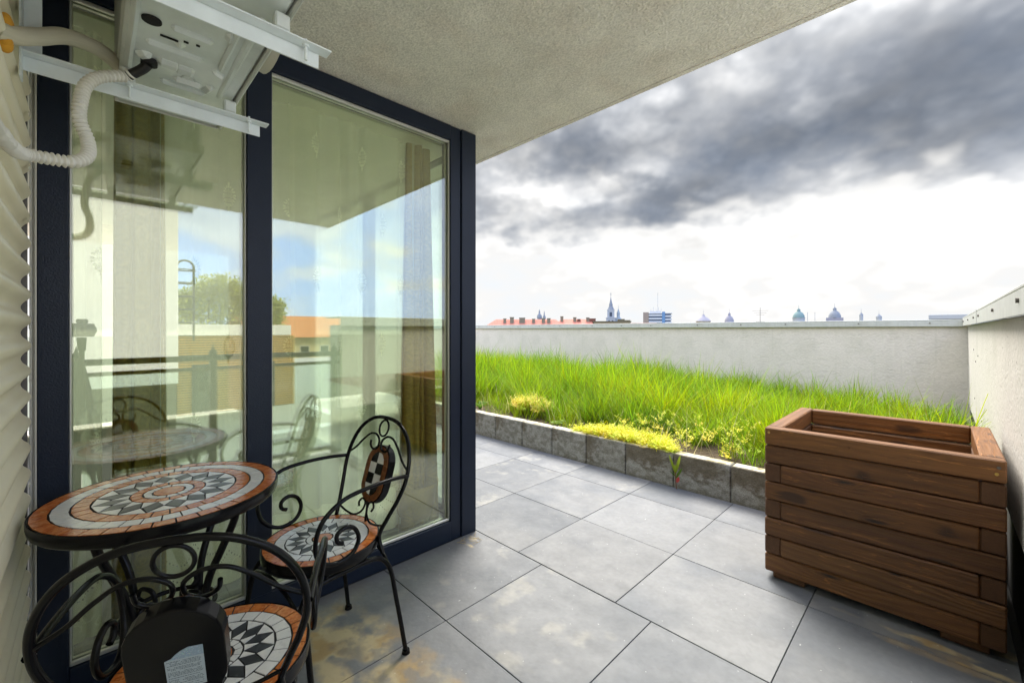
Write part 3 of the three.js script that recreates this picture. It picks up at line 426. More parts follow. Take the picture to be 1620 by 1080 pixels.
// chair: local front is +z
function makeChair(label) {
  const c = thing('bistro_chair', label, 'chair', [0, 0, 0], 0, 'bistro chairs at the mosaic table');
  const seat = part('seat', lathe([[0, 0.402], [0.172, 0.402], [0.188, 0.406], [0.1945, 0.414], [0.196, 0.425], [0.196, 0.4475], [0.1945, 0.4495], [0.1925, 0.4465], [0, 0.446]], 0, 0, 0, 56), M.iron, c);
  part('grout', lathe([[0, 0.4462], [0.1924, 0.4472], [0, 0.4474]], 0, 0.0004, 0, 56), M.grout, seat);
  const put = { add: (m) => { m.position.y = 0.446; seat.add(m); } };
  ring(26, 0.158, 0.1915, M.terra, put); ring(24, 0.122, 0.1565, M.white, put, 0.05); star(15, 0.056, 0.088, 0.1205, put, 0.05); ring(14, 0.036, 0.0545, M.white, put); disc(0.0345, M.terra, put);
  part('back_hoop', tube([[-0.172, 0.395, -0.135], [-0.15, 0.45, -0.135], [-0.166, 0.51, -0.16], [-0.19, 0.575, -0.188], [-0.206, 0.645, -0.212], [-0.196, 0.718, -0.234], [-0.155, 0.786, -0.254], [-0.085, 0.829, -0.266], [0, 0.840, -0.269], [0.085, 0.829, -0.266], [0.155, 0.786, -0.254], [0.196, 0.718, -0.234], [0.206, 0.645, -0.212], [0.19, 0.575, -0.188], [0.166, 0.51, -0.16], [0.15, 0.45, -0.135], [0.172, 0.395, -0.135]], 0.0076, 110, 10), M.iron, c);
  const lp = []; for (let k = 0; k < 12; k++) { const a = k / 12 * 6.2832; lp.push([Math.sin(a) * 0.030, 0.799 + Math.cos(a) * 0.031, -0.258 - Math.cos(a) * 0.009]); }
  part('back_loop', tube(lp, 0.0042, 40, 8, true), M.iron, c);
  for (const s of [-1, 1]) part('back_scroll', tube([[s * 0.203, 0.675, -0.221], [s * 0.16, 0.702, -0.228], [s * 0.115, 0.743, -0.240], [s * 0.075, 0.769, -0.247], [s * 0.035, 0.770, -0.248], [s * 0.009, 0.750, -0.242], [s * 0.012, 0.725, -0.235], [s * 0.037, 0.714, -0.232], [s * 0.060, 0.726, -0.235], [s * 0.064, 0.745, -0.240]], 0.0045, 60, 8), M.iron, c);
  // oval back panel
  const yaw = -0.30, panel = new THREE.Group(); panel.name = 'back_panel'; panel.position.set(0, 0.626, -0.213); panel.rotation.x = yaw; c.add(panel);
  const stad = (w, h, n = 12) => { const p = []; for (let i = 0; i <= n; i++) { const a = -Math.PI / 2 + i / n * Math.PI; p.push([w * Math.sin(a), h - w + w * Math.cos(a)]); } for (let i = 0; i <= n; i++) { const a = Math.PI / 2 + i / n * Math.PI; p.push([w * Math.sin(a), -(h - w) + w * Math.cos(a)]); } return p; };
  const shell = new THREE.ExtrudeGeometry(new THREE.Shape(stad(0.071, 0.110).map((p) => new THREE.Vector2(...p))), { depth: 0.026, bevelEnabled: true, bevelThickness: 0.003, bevelSize: 0.003, bevelSegments: 2, curveSegments: 12 }); shell.translate(0, 0, -0.032);
  part('panel_shell', shell, M.iron, panel);
  const face = { add: (m) => { m.rotation.x = Math.PI / 2; m.position.z = -0.0025; panel.add(m); } };
  const flip = (P) => P.map(([x, y]) => [x, y]);
  const per = (f, w, h) => { const S = h - w, L = 2 * Math.PI * w + 4 * S; let d = ((f % 1) + 1) % 1 * L; const q = Math.PI * w; if (d < q) { const a = -Math.PI / 2 + d / w; return [w * Math.sin(a), S + w * Math.cos(a)]; } d -= q; if (d < 2 * S) return [w, S - d]; d -= 2 * S; if (d < q) { const a = Math.PI / 2 + d / w; return [w * Math.sin(a), -S + w * Math.cos(a)]; } d -= q; return [-w, -S + d]; };
  for (let k = 0; k < 22; k++) { const a = k / 22, b = (k + 1) / 22, e = 0.5 * (a + b); tile(flip([per(a, 0.044, 0.084), per(a, 0.069, 0.108), per(e, 0.069, 0.108), per(b, 0.069, 0.108), per(b, 0.044, 0.084)]), M.brown, face, 0.0009); }
  const clip = (poly, w, h) => { const S = stad(w, h, 10); let out = poly; for (let i = 0; i < S.length; i++) { const [ax, ay] = S[i], [bx2, by] = S[(i + 1) % S.length]; if (Math.hypot(bx2 - ax, by - ay) < 1e-6) continue; const side = (p) => (bx2 - ax) * (p[1] - ay) - (by - ay) * (p[0] - ax), inp = out; out = []; for (let k = 0; k < inp.length; k++) { const p = inp[k], q = inp[(k + 1) % inp.length], sp = side(p), sq = side(q); if (sp <= 0) out.push(p); if (sp * sq < 0) { const t = sp / (sp - sq); out.push([p[0] + (q[0] - p[0]) * t, p[1] + (q[1] - p[1]) * t]); } } } return out; };
  for (let i = 0; i < 2; i++) for (let j = 0; j < 4; j++) { const x = -0.042 + i * 0.042, y = -0.082 + j * 0.041, p = clip([[x, y], [x, y + 0.041], [x + 0.042, y + 0.041], [x + 0.042, y]], 0.0425, 0.082); if (p.length > 2) tile(flip(p), (i + j) % 2 ? M.white : M.jet, face, 0.0005); }
  for (const s of [-1, 1]) {
    part('lower_scroll', tube([[s * 0.158, 0.485, -0.148], [s * 0.10, 0.47, -0.15], [s * 0.05, 0.468, -0.155], [s * 0.015, 0.49, -0.168], [s * 0.012, 0.518, -0.18], [s * 0.034, 0.528, -0.183], [s * 0.05, 0.512, -0.176], [s * 0.042, 0.498, -0.171]], 0.0042, 44, 8), M.iron, c);
    part('arm', tube([[s * 0.210, 0.66, -0.218], [s * 0.216, 0.668, -0.14], [s * 0.224, 0.668, -0.04], [s * 0.228, 0.655, 0.05], [s * 0.227, 0.61, 0.115], [s * 0.222, 0.55, 0.135], [s * 0.212, 0.49, 0.122], [s * 0.203, 0.455, 0.08], [s * 0.202, 0.45, 0.04], [s * 0.205, 0.465, 0.0], [s * 0.208, 0.505, -0.018], [s * 0.208, 0.545, 0.0], [s * 0.207, 0.556, 0.032], [s * 0.206, 0.54, 0.058], [s * 0.206, 0.517, 0.055], [s * 0.206, 0.508, 0.038]], 0.0072, 110, 9), M.iron, c);
    for (const f of [-1, 1]) part('leg', [tube([[s * 0.165, 0.388, 0], [s * 0.166, 0.388, f * 0.06], [s * 0.168, 0.378, f * 0.125], [s * 0.176, 0.34, f * 0.158], [s * 0.186, 0.20, f * 0.186], [s * 0.2, 0.012, f * 0.215]], 0.0085, 40, 9), cyl(0.0155, 0.013, 0.014, s * 0.2, 0, f * 0.216, 12)], M.iron, c);
    for (const z of [-0.07, 0.07]) part('post', rod([s * 0.166, 0.384, z], [s * 0.165, 0.412, z], 0.006), M.iron, c);
  }
  part('stem', tube([[0, 0.525, -0.182], [0.012, 0.49, -0.17], [0.004, 0.46, -0.17], [0.0, 0.432, -0.18]], 0.0045, 18, 7), M.iron, c);
  for (const f of [-1, 1]) part('stretcher', tube([[-0.18, 0.315, f * 0.163], [-0.12, 0.362, f * 0.172], [0, 0.385, f * 0.178], [0.12, 0.362, f * 0.172], [0.18, 0.315, f * 0.163]], 0.0062, 30, 8), M.iron, c);
  part('cross_bar', rod([-0.165, 0.386, 0.02], [0.165, 0.386, 0.02], 0.006), M.rust, c);
  return c;
}
const chairA = makeChair('black iron bistro chair with mosaic seat, its checkered back panel facing the table');
chairA.position.set(-1.576, 0, -0.594); chairA.rotation.y = 0.11;
{
  const b = chairA.clone(); b.name = numbered('bistro_chair'); b.userData = { ...chairA.userData, label: 'black iron bistro chair seen from behind with a torn paper sticker on its back' }; scene.add(b);
  b.position.set(-1.175, 0, -0.202); b.rotation.y = THREE.MathUtils.degToRad(-113);
  // torn sticker on the back of the oval panel
  const cv = document.createElement('canvas'); cv.width = 256; cv.height = 384; const g = cv.getContext('2d'); g.fillStyle = '#aab4bd'; g.fillRect(0, 0, 256, 384);
  g.fillStyle = '#8fa0b2'; g.fillRect(0, 0, 256, 92); for (let i = 0; i < 300; i++) { g.fillStyle = `rgba(${150 + rnd() * 60},${165 + rnd() * 60},${180 + rnd() * 50},0.5)`; g.fillRect(rnd() * 256, rnd() * 90, rnd() * 14, rnd() * 8); }
  g.fillStyle = '#3a4148'; let y = 108; while (y < 370) { let x = 12; while (x < 236) { const w = 4 + rnd() * 16; if (rnd() > 0.12 && x + w < 244) g.fillRect(x, y, w, 4.5); x += w + 4; } y += 12; if (rnd() > 0.75) y += 8; } g.fillRect(96, 350, 34, 22);
  const tx = new THREE.CanvasTexture(cv); tx.colorSpace = THREE.SRGBColorSpace;
  const sh = new THREE.Shape(); [[-0.024, -0.04], [0.024, -0.04], [0.024, 0.04], [0.006, 0.041], [-0.004, 0.036], [-0.010, 0.031], [-0.016, 0.024], [-0.024, 0.021]].forEach(([x, q], i) => i ? sh.lineTo(x, q) : sh.moveTo(x, q));
  const sg = new THREE.ExtrudeGeometry(sh, { depth: 0.0004, bevelEnabled: false }), up = sg.attributes.position, uu = sg.attributes.uv; for (let i = 0; i < up.count; i++) uu.setXY(i, (up.getX(i) + 0.024) / 0.048, (up.getY(i) + 0.041) / 0.082);
  const st = part('paper_sticker', sg, std({ map: tx, roughness: 0.7 }), b); st.position.set(0, 0.626, -0.213); st.rotation.set(-0.30, Math.PI, 0, 'XYZ'); st.rotation.order = 'XYZ';
  st.rotation.set(0, 0, 0); const m4 = new THREE.Matrix4().makeRotationX(-0.30).multiply(new THREE.Matrix4().makeTranslation(-0.012, -0.018, -0.0353)).multiply(new THREE.Matrix4().makeRotationY(Math.PI)).multiply(new THREE.Matrix4().makeRotationZ(0.0));
  m4.multiply(new THREE.Matrix4().makeScale(1.2, 1.15, 1)); m4.premultiply(new THREE.Matrix4().makeTranslation(0, 0.626, -0.213)); m4.decompose(st.position, st.quaternion, st.scale);
}
// ---------------------------------------------------------------- wooden planter box
{
  const t = thing('planter_box', 'large empty brown timber planter box by the white side wall', 'planter', [0, 0.001, 0]);
  const x0 = -0.605, x1 = 0.168, z1 = -2.335, z0 = -3.09, b = 0.066, h = 0.0875, Y0 = 0.032, bev = 0.005;
  const bd = (a, c, y, e, f, mat, up = 0) => part('board', bx(a, c, y, y + h - 0.005 + up, e, f, bev, rnd() * 3, rnd() * 3), mat, t);
  for (let L = 0; L < 8; L++) {
    const y = Y0 + (7 - L) * h, A = L % 2 === 1, j = () => rr(-0.0022, 0.0022), wd = () => pick(M.wood);
    if (L === 0) { bd(x0, x1, y, z1 - 0.052, z1, M.woodrim); bd(x0 + b, x1 - b, y, z0, z0 + 0.052, M.woodrim); bd(x0, x0 + b - 0.001, y, z0, z1 - 0.0525, M.woodrim); bd(x1 - b + 0.001, x1, y, z0, z1 - 0.0525, M.woodrim); continue; }
    if (A) { bd(x0, x1 - b - 0.001, y, z1 - b, z1 + j(), wd()); bd(x0 + b + 0.001, x1, y, z0, z0 + b, wd()); bd(x0 + j(), x0 + b, y, z0, z1 - b - 0.001, wd()); bd(x1 - b, x1, y, z0 + b + 0.001, z1 + j() - 0.003, M.woodend); }
    else { bd(x0 + b + 0.001, x1, y, z1 - b, z1 + j(), wd()); bd(x0, x1 - b - 0.001, y, z0, z0 + b, wd()); bd(x0, x0 + b, y, z0 + b + 0.001, z1 + j() - 0.003, M.woodend); bd(x1 - b, x1 + j(), y, z0, z1 - b - 0.001, wd()); }
  }
  // front face of the top board is darker stained than its worn upper side
  for (const x of [x0 + 0.03, x1 - 0.17]) part('runner', bx(x, x + 0.13, 0, Y0 - 0.001, z0 + 0.02, z1 - 0.02, 0.004), M.wood[5], t);
  part('bottom_board', bx(x0 + b + 0.002, x1 - b - 0.002, 0.30, 0.322, z0 + b + 0.002, z1 - b - 0.002, 0.003), M.wood[0], t);
  for (const [x, y, m] of [[x0 + 0.018, 0.703, M.brass], [x1 - 0.02, 0.70, M.screw], [x1 - 0.025, 0.676, M.brass], [x1 - 0.45, 0.69, M.wood[0]]]) { const s = part('screw', [cyl(0.0045, 0.0045, 0.0016, 0, 0, 0, 10), new THREE.TorusGeometry(0.0046, 0.0012, 5, 12).rotateX(Math.PI / 2).translate(0, 0.001, 0)], m, t); s.rotation.x = Math.PI / 2; s.position.set(x, y, z1); }
}
// ---------------------------------------------------------------- concrete block edging, soil, parapets
const ZB = -3.17;
{
  const t = thing('block_edging', 'low row of weathered grey concrete blocks holding the grass bed', 'edging', [0, 0, 0]);
  const XB = [-5.47, -5.07, -4.67, -4.27, -3.868, -3.466, -3.057, -2.66, -2.257, -1.86, -1.446, -1.034, -0.635, -0.23, 0.195];
  for (let i = 0; i < XB.length - 1; i++) {
    const a = XB[i] + 0.004, c = XB[i + 1] - 0.004, zj = rr(-0.006, 0.004), yt = 0.252 + rr(-0.004, 0.004), g = bx(a, c, -0.03, yt, ZB - 0.10 + zj, ZB + zj, 0.006), p = g.attributes.position, uv = g.attributes.uv, n = g.attributes.normal, k = [2, 0, 1, 2, 0, 1, 2, 3, 4, 5, 5, 3, 5, 0][i] ?? 0;
    const kk = { 4: 0, 5: 1, 6: 2, 7: 3, 8: 0, 9: 5, 10: 5, 11: 5 }[i] ?? k; const mm = [4, 5, 6, 7, 8].includes(i) ? [0, 1, 2, 3, 4][i - 4] : kk;
    for (let q = 0; q < p.count; q++) uv.setXY(q, (mm + clamp((p.getX(q) - a) / (c - a), 0.01, 0.99)) / 6, clamp((p.getY(q) + 0.02) / 0.275, 0.01, 0.99));
    const blk = part('block', g, M.block, t);
    part('block_top', bx(a + 0.006, c - 0.006, yt - 0.004, yt + 0.0015, ZB - 0.094 + zj, ZB - 0.006 + zj, 0.001, rnd() * 3, rnd()), M.blocktop, blk);
  }
}
{
  const s = struct('soil'), g = new THREE.PlaneGeometry(9.0, 3.5, 90, 40); g.rotateX(-Math.PI / 2); g.translate(-4.3, 0.215, -5.0); const p = g.attributes.position, uv = g.attributes.uv;
  for (let i = 0; i < p.count; i++) { p.setY(i, p.getY(i) + 0.04 * (fbm(p.getX(i) * 3 + 40, p.getZ(i) * 3 + 40, 512, 4) - 0.5)); uv.setXY(i, p.getX(i), p.getZ(i)); } g.computeVertexNormals(); part('soil_bed', g, M.soil, s);
}
function coping(parent, along, a, b, at, dir, y0, y1, w, over) { // sheet metal cap: along 'x' or 'z', wall face at `at`, wall lies on side dir
  const L = [], lim = 2.0, n = Math.max(1, Math.round((b - a) / lim));
  for (let i = 0; i < n; i++) {
    const s = a + (b - a) * i / n + 0.002, e = a + (b - a) * (i + 1) / n - 0.002, f = at - dir * over, q = at + dir * w;
    const lo = Math.min(f, q), hi = Math.max(f, q), f2 = f + dir * 0.004;
    const g = along === 'x' ? [bx(s, e, y1 - 0.012, y1, lo, hi, 0.003, rnd()), bx(s, e, y0, y1 - 0.0125, Math.min(f, f2), Math.max(f, f2), 0.001, rnd())] : [bx(lo, hi, y1 - 0.012, y1, s, e, 0.003, rnd()), bx(Math.min(f, f2), Math.max(f, f2), y0, y1 - 0.0125, s, e, 0.001, rnd())];
    const m = part('coping', g, M.coping, parent);
    const m2 = (s + e) / 2; for (const k of [s + 0.3, m2 + 0.1, e - 0.25]) { const c = new THREE.CylinderGeometry(0.008, 0.008, 0.008, 12); if (along === 'x') { c.rotateX(Math.PI / 2); c.translate(k, (y0 + y1) / 2, f - dir * 0.003); } else { c.rotateZ(Math.PI / 2); c.translate(f - dir * 0.003, (y0 + y1) / 2, k); } part('screw', c, M.screw, m); }
    if (i < n - 1) part('joint_plate', along === 'x' ? bx(e - 0.05, e + 0.055, y0 - 0.001, y1 + 0.002, Math.min(f - dir * 0.002, f), Math.max(f - dir * 0.002, f), 0.0008) : bx(Math.min(f - dir * 0.002, f), Math.max(f - dir * 0.002, f), y0 - 0.001, y1 + 0.002, e - 0.05, e + 0.055, 0.0008), M.coping, m);
  }
}
{
  const w = thing('parapet_wall', 'long pale rendered parapet wall behind the grass bed', 'parapet');
  part('wall', bx(-11.5, 0.5, -0.5, 1.26, -7.0, -6.70, 0.004), M.render, w);
  coping(w, 'x', -11.5, 0.165, -6.70, -1, 1.24, 1.315, 0.36, 0.04);
  part('corner_plate', [bx(0.06, 0.165, 1.238, 1.318, -6.664, -6.661, 0.0008)], M.coping, w);
  const r = thing('parapet_wall', 'white rendered side parapet wall beside the timber planter', 'parapet');
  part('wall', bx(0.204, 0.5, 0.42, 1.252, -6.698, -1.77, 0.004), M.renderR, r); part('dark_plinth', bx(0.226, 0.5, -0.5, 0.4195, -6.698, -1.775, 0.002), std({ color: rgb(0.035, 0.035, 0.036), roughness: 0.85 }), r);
  coping(r, 'z', -6.70, -1.74, 0.204, 1, 1.245, 1.335, 0.33, 0.038);
  part('anchor_hole', [[1.03, -5.5], [0.94, -5.2], [1.0, -4.9], [0.62, -5.35], [0.40, -3.9], [0.55, -4.5]].map(([y, z]) => sph(0.008, 0.204, y, z, 0.4, 1, 1, 8, 6)), M.hole, r);
  const h = thing('host_building', 'pale rendered building body under the terrace', 'building');
  part('wall', [bx(-11.6, 0.48, -20, -0.62, -7, 6.2)], M.render, h);
}
// ---------------------------------------------------------------- grass bed
{
  const leaf = (segs, w, h, lean, curl, az, x, z, pos, nor) => { // one bent blade as a narrow strip
    const P = []; for (let i = 0; i <= segs; i++) { const t = i / segs, out = lean * t + curl * t * t, y = h * (t - 0.35 * curl / h * t * t * t * Math.abs(curl) * 2), ww = w * (1 - t * t) * (0.55 + 0.45 * Math.min(1, t * 4)); const cx = x + Math.sin(az) * out, cz = z + Math.cos(az) * out, sx = Math.cos(az) * ww / 2, sz = -Math.sin(az) * ww / 2; P.push([[cx - sx, y, cz - sz], [cx + sx, y, cz + sz]]); }
    for (let i = 0; i < segs; i++) { const [a, b] = P[i], [c, d] = P[i + 1]; for (const q of i === segs - 1 ? [a, b, c] : [a, b, d, a, d, c]) { pos.push(...q); nor.push(Math.sin(az) * 0.6, 0.55, Math.cos(az) * 0.6); } }
  };
  const clump = (n, h0, h1, spread, lean, w) => { const pos = [], nor = []; for (let i = 0; i < n; i++) { const h = rr(h0, h1); leaf(4, rr(0.7, 1.25) * w, h, rr(0, lean) * h, rr(0.1, 0.65) * h * 0.7, rr(0, 6.283), rr(-spread, spread), rr(-spread, spread), pos, nor); } const g = new THREE.BufferGeometry(), cs = [], per = pos.length / 3 / n; g.setAttribute('position', new THREE.Float32BufferAttribute(pos, 3)); for (let i = 0; i < n; i++) { const k = 0.45 + 0.85 * rnd(), y = rnd(), d = rnd() < 0.10; for (let j = 0; j < per; j++) cs.push(...(d ? [k * 1.0, k * 0.72, k * 4] : [k * (0.72 + 0.4 * y), k, k * (1.3 - 0.7 * y)])); } g.setAttribute('color', new THREE.Float32BufferAttribute(cs, 3)); g.computeVertexNormals(); return g; };
  const gm = (r, g, b) => phys({ color: rgb(r, g, b), roughness: 0.85, specularIntensity: 0.25, transmission: 0.5, thickness: 0, side: THREE.DoubleSide });
  M.grass = gm(0.45, 0.585, 0.010); M.grass.vertexColors = true; M.straw = gm(0.62, 0.54, 0.28);
  const grass = new THREE.Group(); grass.name = 'grass'; grass.userData = { label: 'tall bright green grass filling the bed behind the block edging', category: 'grass', kind: 'stuff' }; scene.add(grass);
  const kinds = [clump(12, 0.16, 0.40, 0.07, 0.85, 0.0072), clump(11, 0.22, 0.48, 0.06, 0.5, 0.0068), clump(10, 0.12, 0.30, 0.08, 1.2, 0.0078), clump(4, 0.42, 0.66, 0.03, 0.28, 0.006)];
  const lists = kinds.map(() => []), mat = new THREE.Matrix4(), q = new THREE.Quaternion(), col = new THREE.Color();
  const N = 13500, tufts = []; for (let i = 0; i < 420; i++) tufts.push([rr(-8.6, 0.15), -3.36 - 3.25 * Math.pow(rnd(), 0.82), rr(0.05, 0.15), rr(0.75, 1.4), rnd()]);
  for (let i = 0; i < N; i++) {
    let z = -3.29 - 3.38 * Math.pow(rnd(), 0.82), x = rr(-8.6, 0.17), tall = 0.72, hue = null;
    if (i % 10 < 6) { const T = tufts[Math.floor(rnd() * tufts.length)], a = rr(0, 6.283), d = T[2] * Math.sqrt(-Math.log(1 - rnd() * 0.95)); x = T[0] + Math.sin(a) * d; z = T[1] + Math.cos(a) * d * 0.8; tall = T[3] * (1.1 - 0.8 * d); hue = T[4]; if (z > -3.28 || z < -6.67 || x > 0.17) continue; }
    if (x < 1.24 * z - 0.9) continue;
    const pn = fbm(x * 1.7 + 60, z * 1.7 + 60, 256, 3), edge = -3.29 - z, right = smoothstep(x, -1.3, -0.4) * smoothstep(-z, 4.2, 5.0);
    if (edge < 0.22 && (x > -1.05 && x < -0.2) && rnd() < 0.65) continue;               // bare earth near the planter
    if (edge < 0.16 && x > -2.4 && x < -1.0 && rnd() < 0.9) continue;                    // stonecrop grows here
    if (edge < 0.5 && rnd() < 0.45 * (1 - edge / 0.5)) continue;
    if (edge < 0.25 && x > -3.6 && x < -3.0 && rnd() < 0.55) continue;
    if (right > 0.3 && pn < 0.50 && rnd() < 0.8 * right) continue;
    let k = rnd() < 0.42 ? 0 : rnd() < 0.62 ? 1 : 2; if (rnd() < 0.045) k = 3;
    const left = smoothstep(-x, 1.6, 4.0), s = (0.66 + 0.62 * pn + 0.12 * left) * (0.62 + 0.38 * smoothstep(edge, 0.0, 0.6)) * (1 - 0.28 * right) * rr(0.75, 1.15) * tall * 0.96;
    q.setFromEuler(new THREE.Euler(rr(-0.3, 0.3), rr(0, 6.283), rr(-0.3, 0.3)));
    mat.compose(new THREE.Vector3(x, 0.195 + 0.04 * (fbm(x * 3 + 40, z * 3 + 40, 512, 4) - 0.5), z), q, new THREE.Vector3(s, s, s));
    const y = hue === null ? fbm(x * 2.6 + 90, z * 2.6 + 20, 256, 3) : clamp(hue * 0.7 + 0.5 * fbm(x * 2.6 + 90, z * 2.6 + 20, 256, 3) - 0.1, 0, 1), h = rnd();
    col.setRGB(lerp(0.42, 1.35, y) * (0.7 + 0.5 * h), lerp(0.62, 1.12, y) * (0.7 + 0.5 * h), lerp(1.5, 0.5, y));
    lists[k].push([mat.clone(), col.clone()]);
  }
  kinds.forEach((g, k) => { const m = new THREE.InstancedMesh(g, M.grass, lists[k].length); m.name = 'grass_clump'; lists[k].forEach(([a, c], i) => { m.setMatrixAt(i, a); m.setColorAt(i, c); }); m.castShadow = m.receiveShadow = true; grass.add(m); });
  { // dry stalks and leaning straws
    const pos = [], nor = []; for (let i = 0; i < 760; i++) { const z = -3.3 - 3.2 * Math.pow(rnd(), 1.4), x = rr(-5.5, 0.1); if (x < 1.24 * z - 0.3) continue; const p2 = []; leaf(4, 0.004, rr(0.15, 0.42), rr(0, 0.22), rr(0, 0.25), rr(0, 6.283), x, z, p2, nor); for (let k = 1; k < p2.length; k += 3) p2[k] += 0.21; pos.push(...p2); }
    const g = new THREE.BufferGeometry(); g.setAttribute('position', new THREE.Float32BufferAttribute(pos, 3)); g.computeVertexNormals(); part('dry_stalks', g, M.straw, grass);
  }
  // yellow stonecrop along the edge
  const sprig = (() => { const pos = [], nor = []; for (let s = 0; s < 5; s++) { const a = rr(0, 6.28), ln = rr(0.025, 0.07), x = Math.sin(a) * rr(0, 0.02), z = Math.cos(a) * rr(0, 0.02); for (let k = 0; k < 7; k++) { const t = k / 7, p2 = []; leaf(2, 0.0075, rr(0.006, 0.014), 0.015, 0.004, rr(0, 6.28), 0, 0, p2, nor); for (let i = 0; i < p2.length; i += 3) { p2[i] += x + Math.sin(a) * ln * t * 0.8; p2[i + 1] += ln * t; p2[i + 2] += z + Math.cos(a) * ln * t * 0.8; } pos.push(...p2); } } const g = new THREE.BufferGeometry(); g.setAttribute('position', new THREE.Float32BufferAttribute(pos, 3)); g.computeVertexNormals(); return g; })();
  const crop = (label, list, c) => { const m = new THREE.InstancedMesh(sprig, phys({ color: c, roughness: 0.7, transmission: 0.35, thickness: 0, side: THREE.DoubleSide }), list.length); m.name = numbered('stonecrop'); m.userData = { label, category: 'ground cover', kind: 'stuff' }; list.forEach(([x, y, z, s], i) => { q.setFromEuler(new THREE.Euler(rr(-0.5, 0.5), rr(0, 6.28), rr(-0.5, 0.5))); mat.compose(new THREE.Vector3(x, y, z), q, new THREE.Vector3(s, s, s)); m.setMatrixAt(i, mat); m.setColorAt(i, col.setRGB(rr(0.8, 1.15), rr(0.8, 1.1), 1)); }); m.castShadow = m.receiveShadow = true; scene.add(m); };
  const A = [], B = [];
  for (let i = 0; i < 760; i++) { const x = rr(-2.45, -1.46), c = smoothstep(x, -2.45, -2.1) * smoothstep(-x, 1.42, 1.7), z = -3.21 - Math.pow(rnd(), 1.5) * 0.20 * (0.35 + c); if (fbm(x * 9 + 40, z * 14 + 70, 512, 3) < 0.44) continue; A.push([x, 0.240 + rr(-0.015, 0.035) * c + 0.015 * c, z, rr(0.6, 1.15)]); }
  for (let i = 0; i < 60; i++) A.push([rr(-2.1, -1.0), rr(0.25, 0.42), rr(-3.9, -3.3), rr(0.7, 1.2)]);
  for (let i = 0; i < 230; i++) { const a = rr(0, 6.28), r = Math.sqrt(rnd()); B.push([-3.32 + Math.sin(a) * r * 0.28, 0.30 + rr(-0.03, 0.12) * (1 - r * 0.6), -3.62 + Math.cos(a) * r * 0.16, rr(0.8, 1.3)]); }
  crop('bright yellow stonecrop spilling over the middle of the block edging', A, rgb(0.76, 0.76, 0.01));
  crop('small clump of pale yellow flowering plants at the left end of the bed', B, rgb(0.80, 0.76, 0.07));
  // broad-leaved weeds and the shoot growing between two blocks
  const wide = (parent, n, len, w, tilt, m, ph = 0) => { for (let k = 0; k < n; k++) { const a = ph + k / n * 6.283 + rr(-0.3, 0.3), L = len * rr(0.7, 1.1), g = new THREE.PlaneGeometry(1, 1, 4, 6), p = g.attributes.position; for (let i = 0; i < p.count; i++) { const t = p.getY(i) + 0.5, u = p.getX(i) * 2, ww = w * Math.pow(Math.sin(Math.min(1, t * 0.93 + 0.06) * Math.PI), 0.7) / 2, r = L * (t * (1 - tilt) + tilt * 0.3 * t), y = L * (tilt * t * 1.1 - 0.35 * t * t) + Math.abs(u) * ww * 0.3; p.setXYZ(i, Math.sin(a) * r + Math.cos(a) * u * ww, y, Math.cos(a) * r - Math.sin(a) * u * ww); } g.computeVertexNormals(); part('leaf', g, m, parent); } };
  M.weed = gm(0.13, 0.24, 0.03); M.weed2 = gm(0.20, 0.30, 0.03);
  { const L = []; for (let k = 0; k < 16; k++) { const x = -1.93 + rr(0, 0.10), z = -1.585 + rr(0, 0.10), a = rr(0, 6.28), l = rr(0.012, 0.05); L.push(rod([x, 0.002 + rr(0, 0.003), z], [x + Math.cos(a) * l, 0.002 + rr(0, 0.008), z + Math.sin(a) * l], rr(0.0006, 0.0012), 5)); } solo('dry_straw', L, std({ color: rgb(0.42, 0.31, 0.14) }), 'few dry straw scraps lying at the foot of the window corner post', 'straw', null, 'stuff'); }
  const w1 = thing('broadleaf_weed', 'broad-leaved green weed growing just behind the block edging left of the yellow stonecrop', 'weed', [-2.72, 0.24, -3.33]); wide(w1, 8, 0.15, 0.055, 0.55, M.weed2);
  const w2 = thing('broadleaf_weed', 'spiky jagged weed at the far left end of the bed by the window corner', 'weed', [-3.95, 0.23, -3.36]); wide(w2, 9, 0.22, 0.04, 0.7, M.weed);
  const w3 = thing('garden_shoot', 'green shoot with one red leaf tip growing from the block joint', 'plant', [-1.405, 0.0, ZB + 0.03]);
  part('stem', tube([[0, 0, 0], [-0.005, 0.06, 0.004], [-0.008, 0.13, 0.004]], 0.003, 10, 6), std({ color: rgb(0.16, 0.06, 0.03) }), w3);
  const blade = (x, y, dx, dy, dz, L, w, m, nm = 'leaf') => { const pos = []; const pp = []; for (let i = 0; i <= 6; i++) { const t = i / 6, ww = w * Math.pow(Math.sin((0.06 + 0.94 * t) * Math.PI * 0.98), 0.75) / 2; pp.push([x + dx * L * t, y + dy * L * t - 0.12 * L * t * t, dz * L * t, ww]); } for (let i = 0; i < 6; i++) { const [a, b] = [pp[i], pp[i + 1]]; const q4 = [[a[0] - a[3], a[1], a[2]], [a[0] + a[3], a[1], a[2]], [b[0] + b[3], b[1], b[2]], [b[0] - b[3], b[1], b[2]]]; for (const k of [0, 1, 2, 0, 2, 3]) pos.push(...q4[k]); } const g = new THREE.BufferGeometry(); g.setAttribute('position', new THREE.Float32BufferAttribute(pos, 3)); g.computeVertexNormals(); part(nm, g, m, w3); };
  const lime = gm(0.32, 0.42, 0.04);
  blade(-0.008, 0.11, -0.28, 0.95, 0.05, 0.17, 0.022, lime); blade(-0.006, 0.12, 0.22, 0.95, 0.03, 0.17, 0.024, lime); blade(-0.008, 0.10, 0.05, 0.95, 0.2, 0.11, 0.018, lime); blade(-0.004, 0.08, 0.42, 0.85, 0.1, 0.12, 0.022, M.weed); blade(-0.008, 0.09, -0.45, 0.6, 0.15, 0.08, 0.016, M.weed);
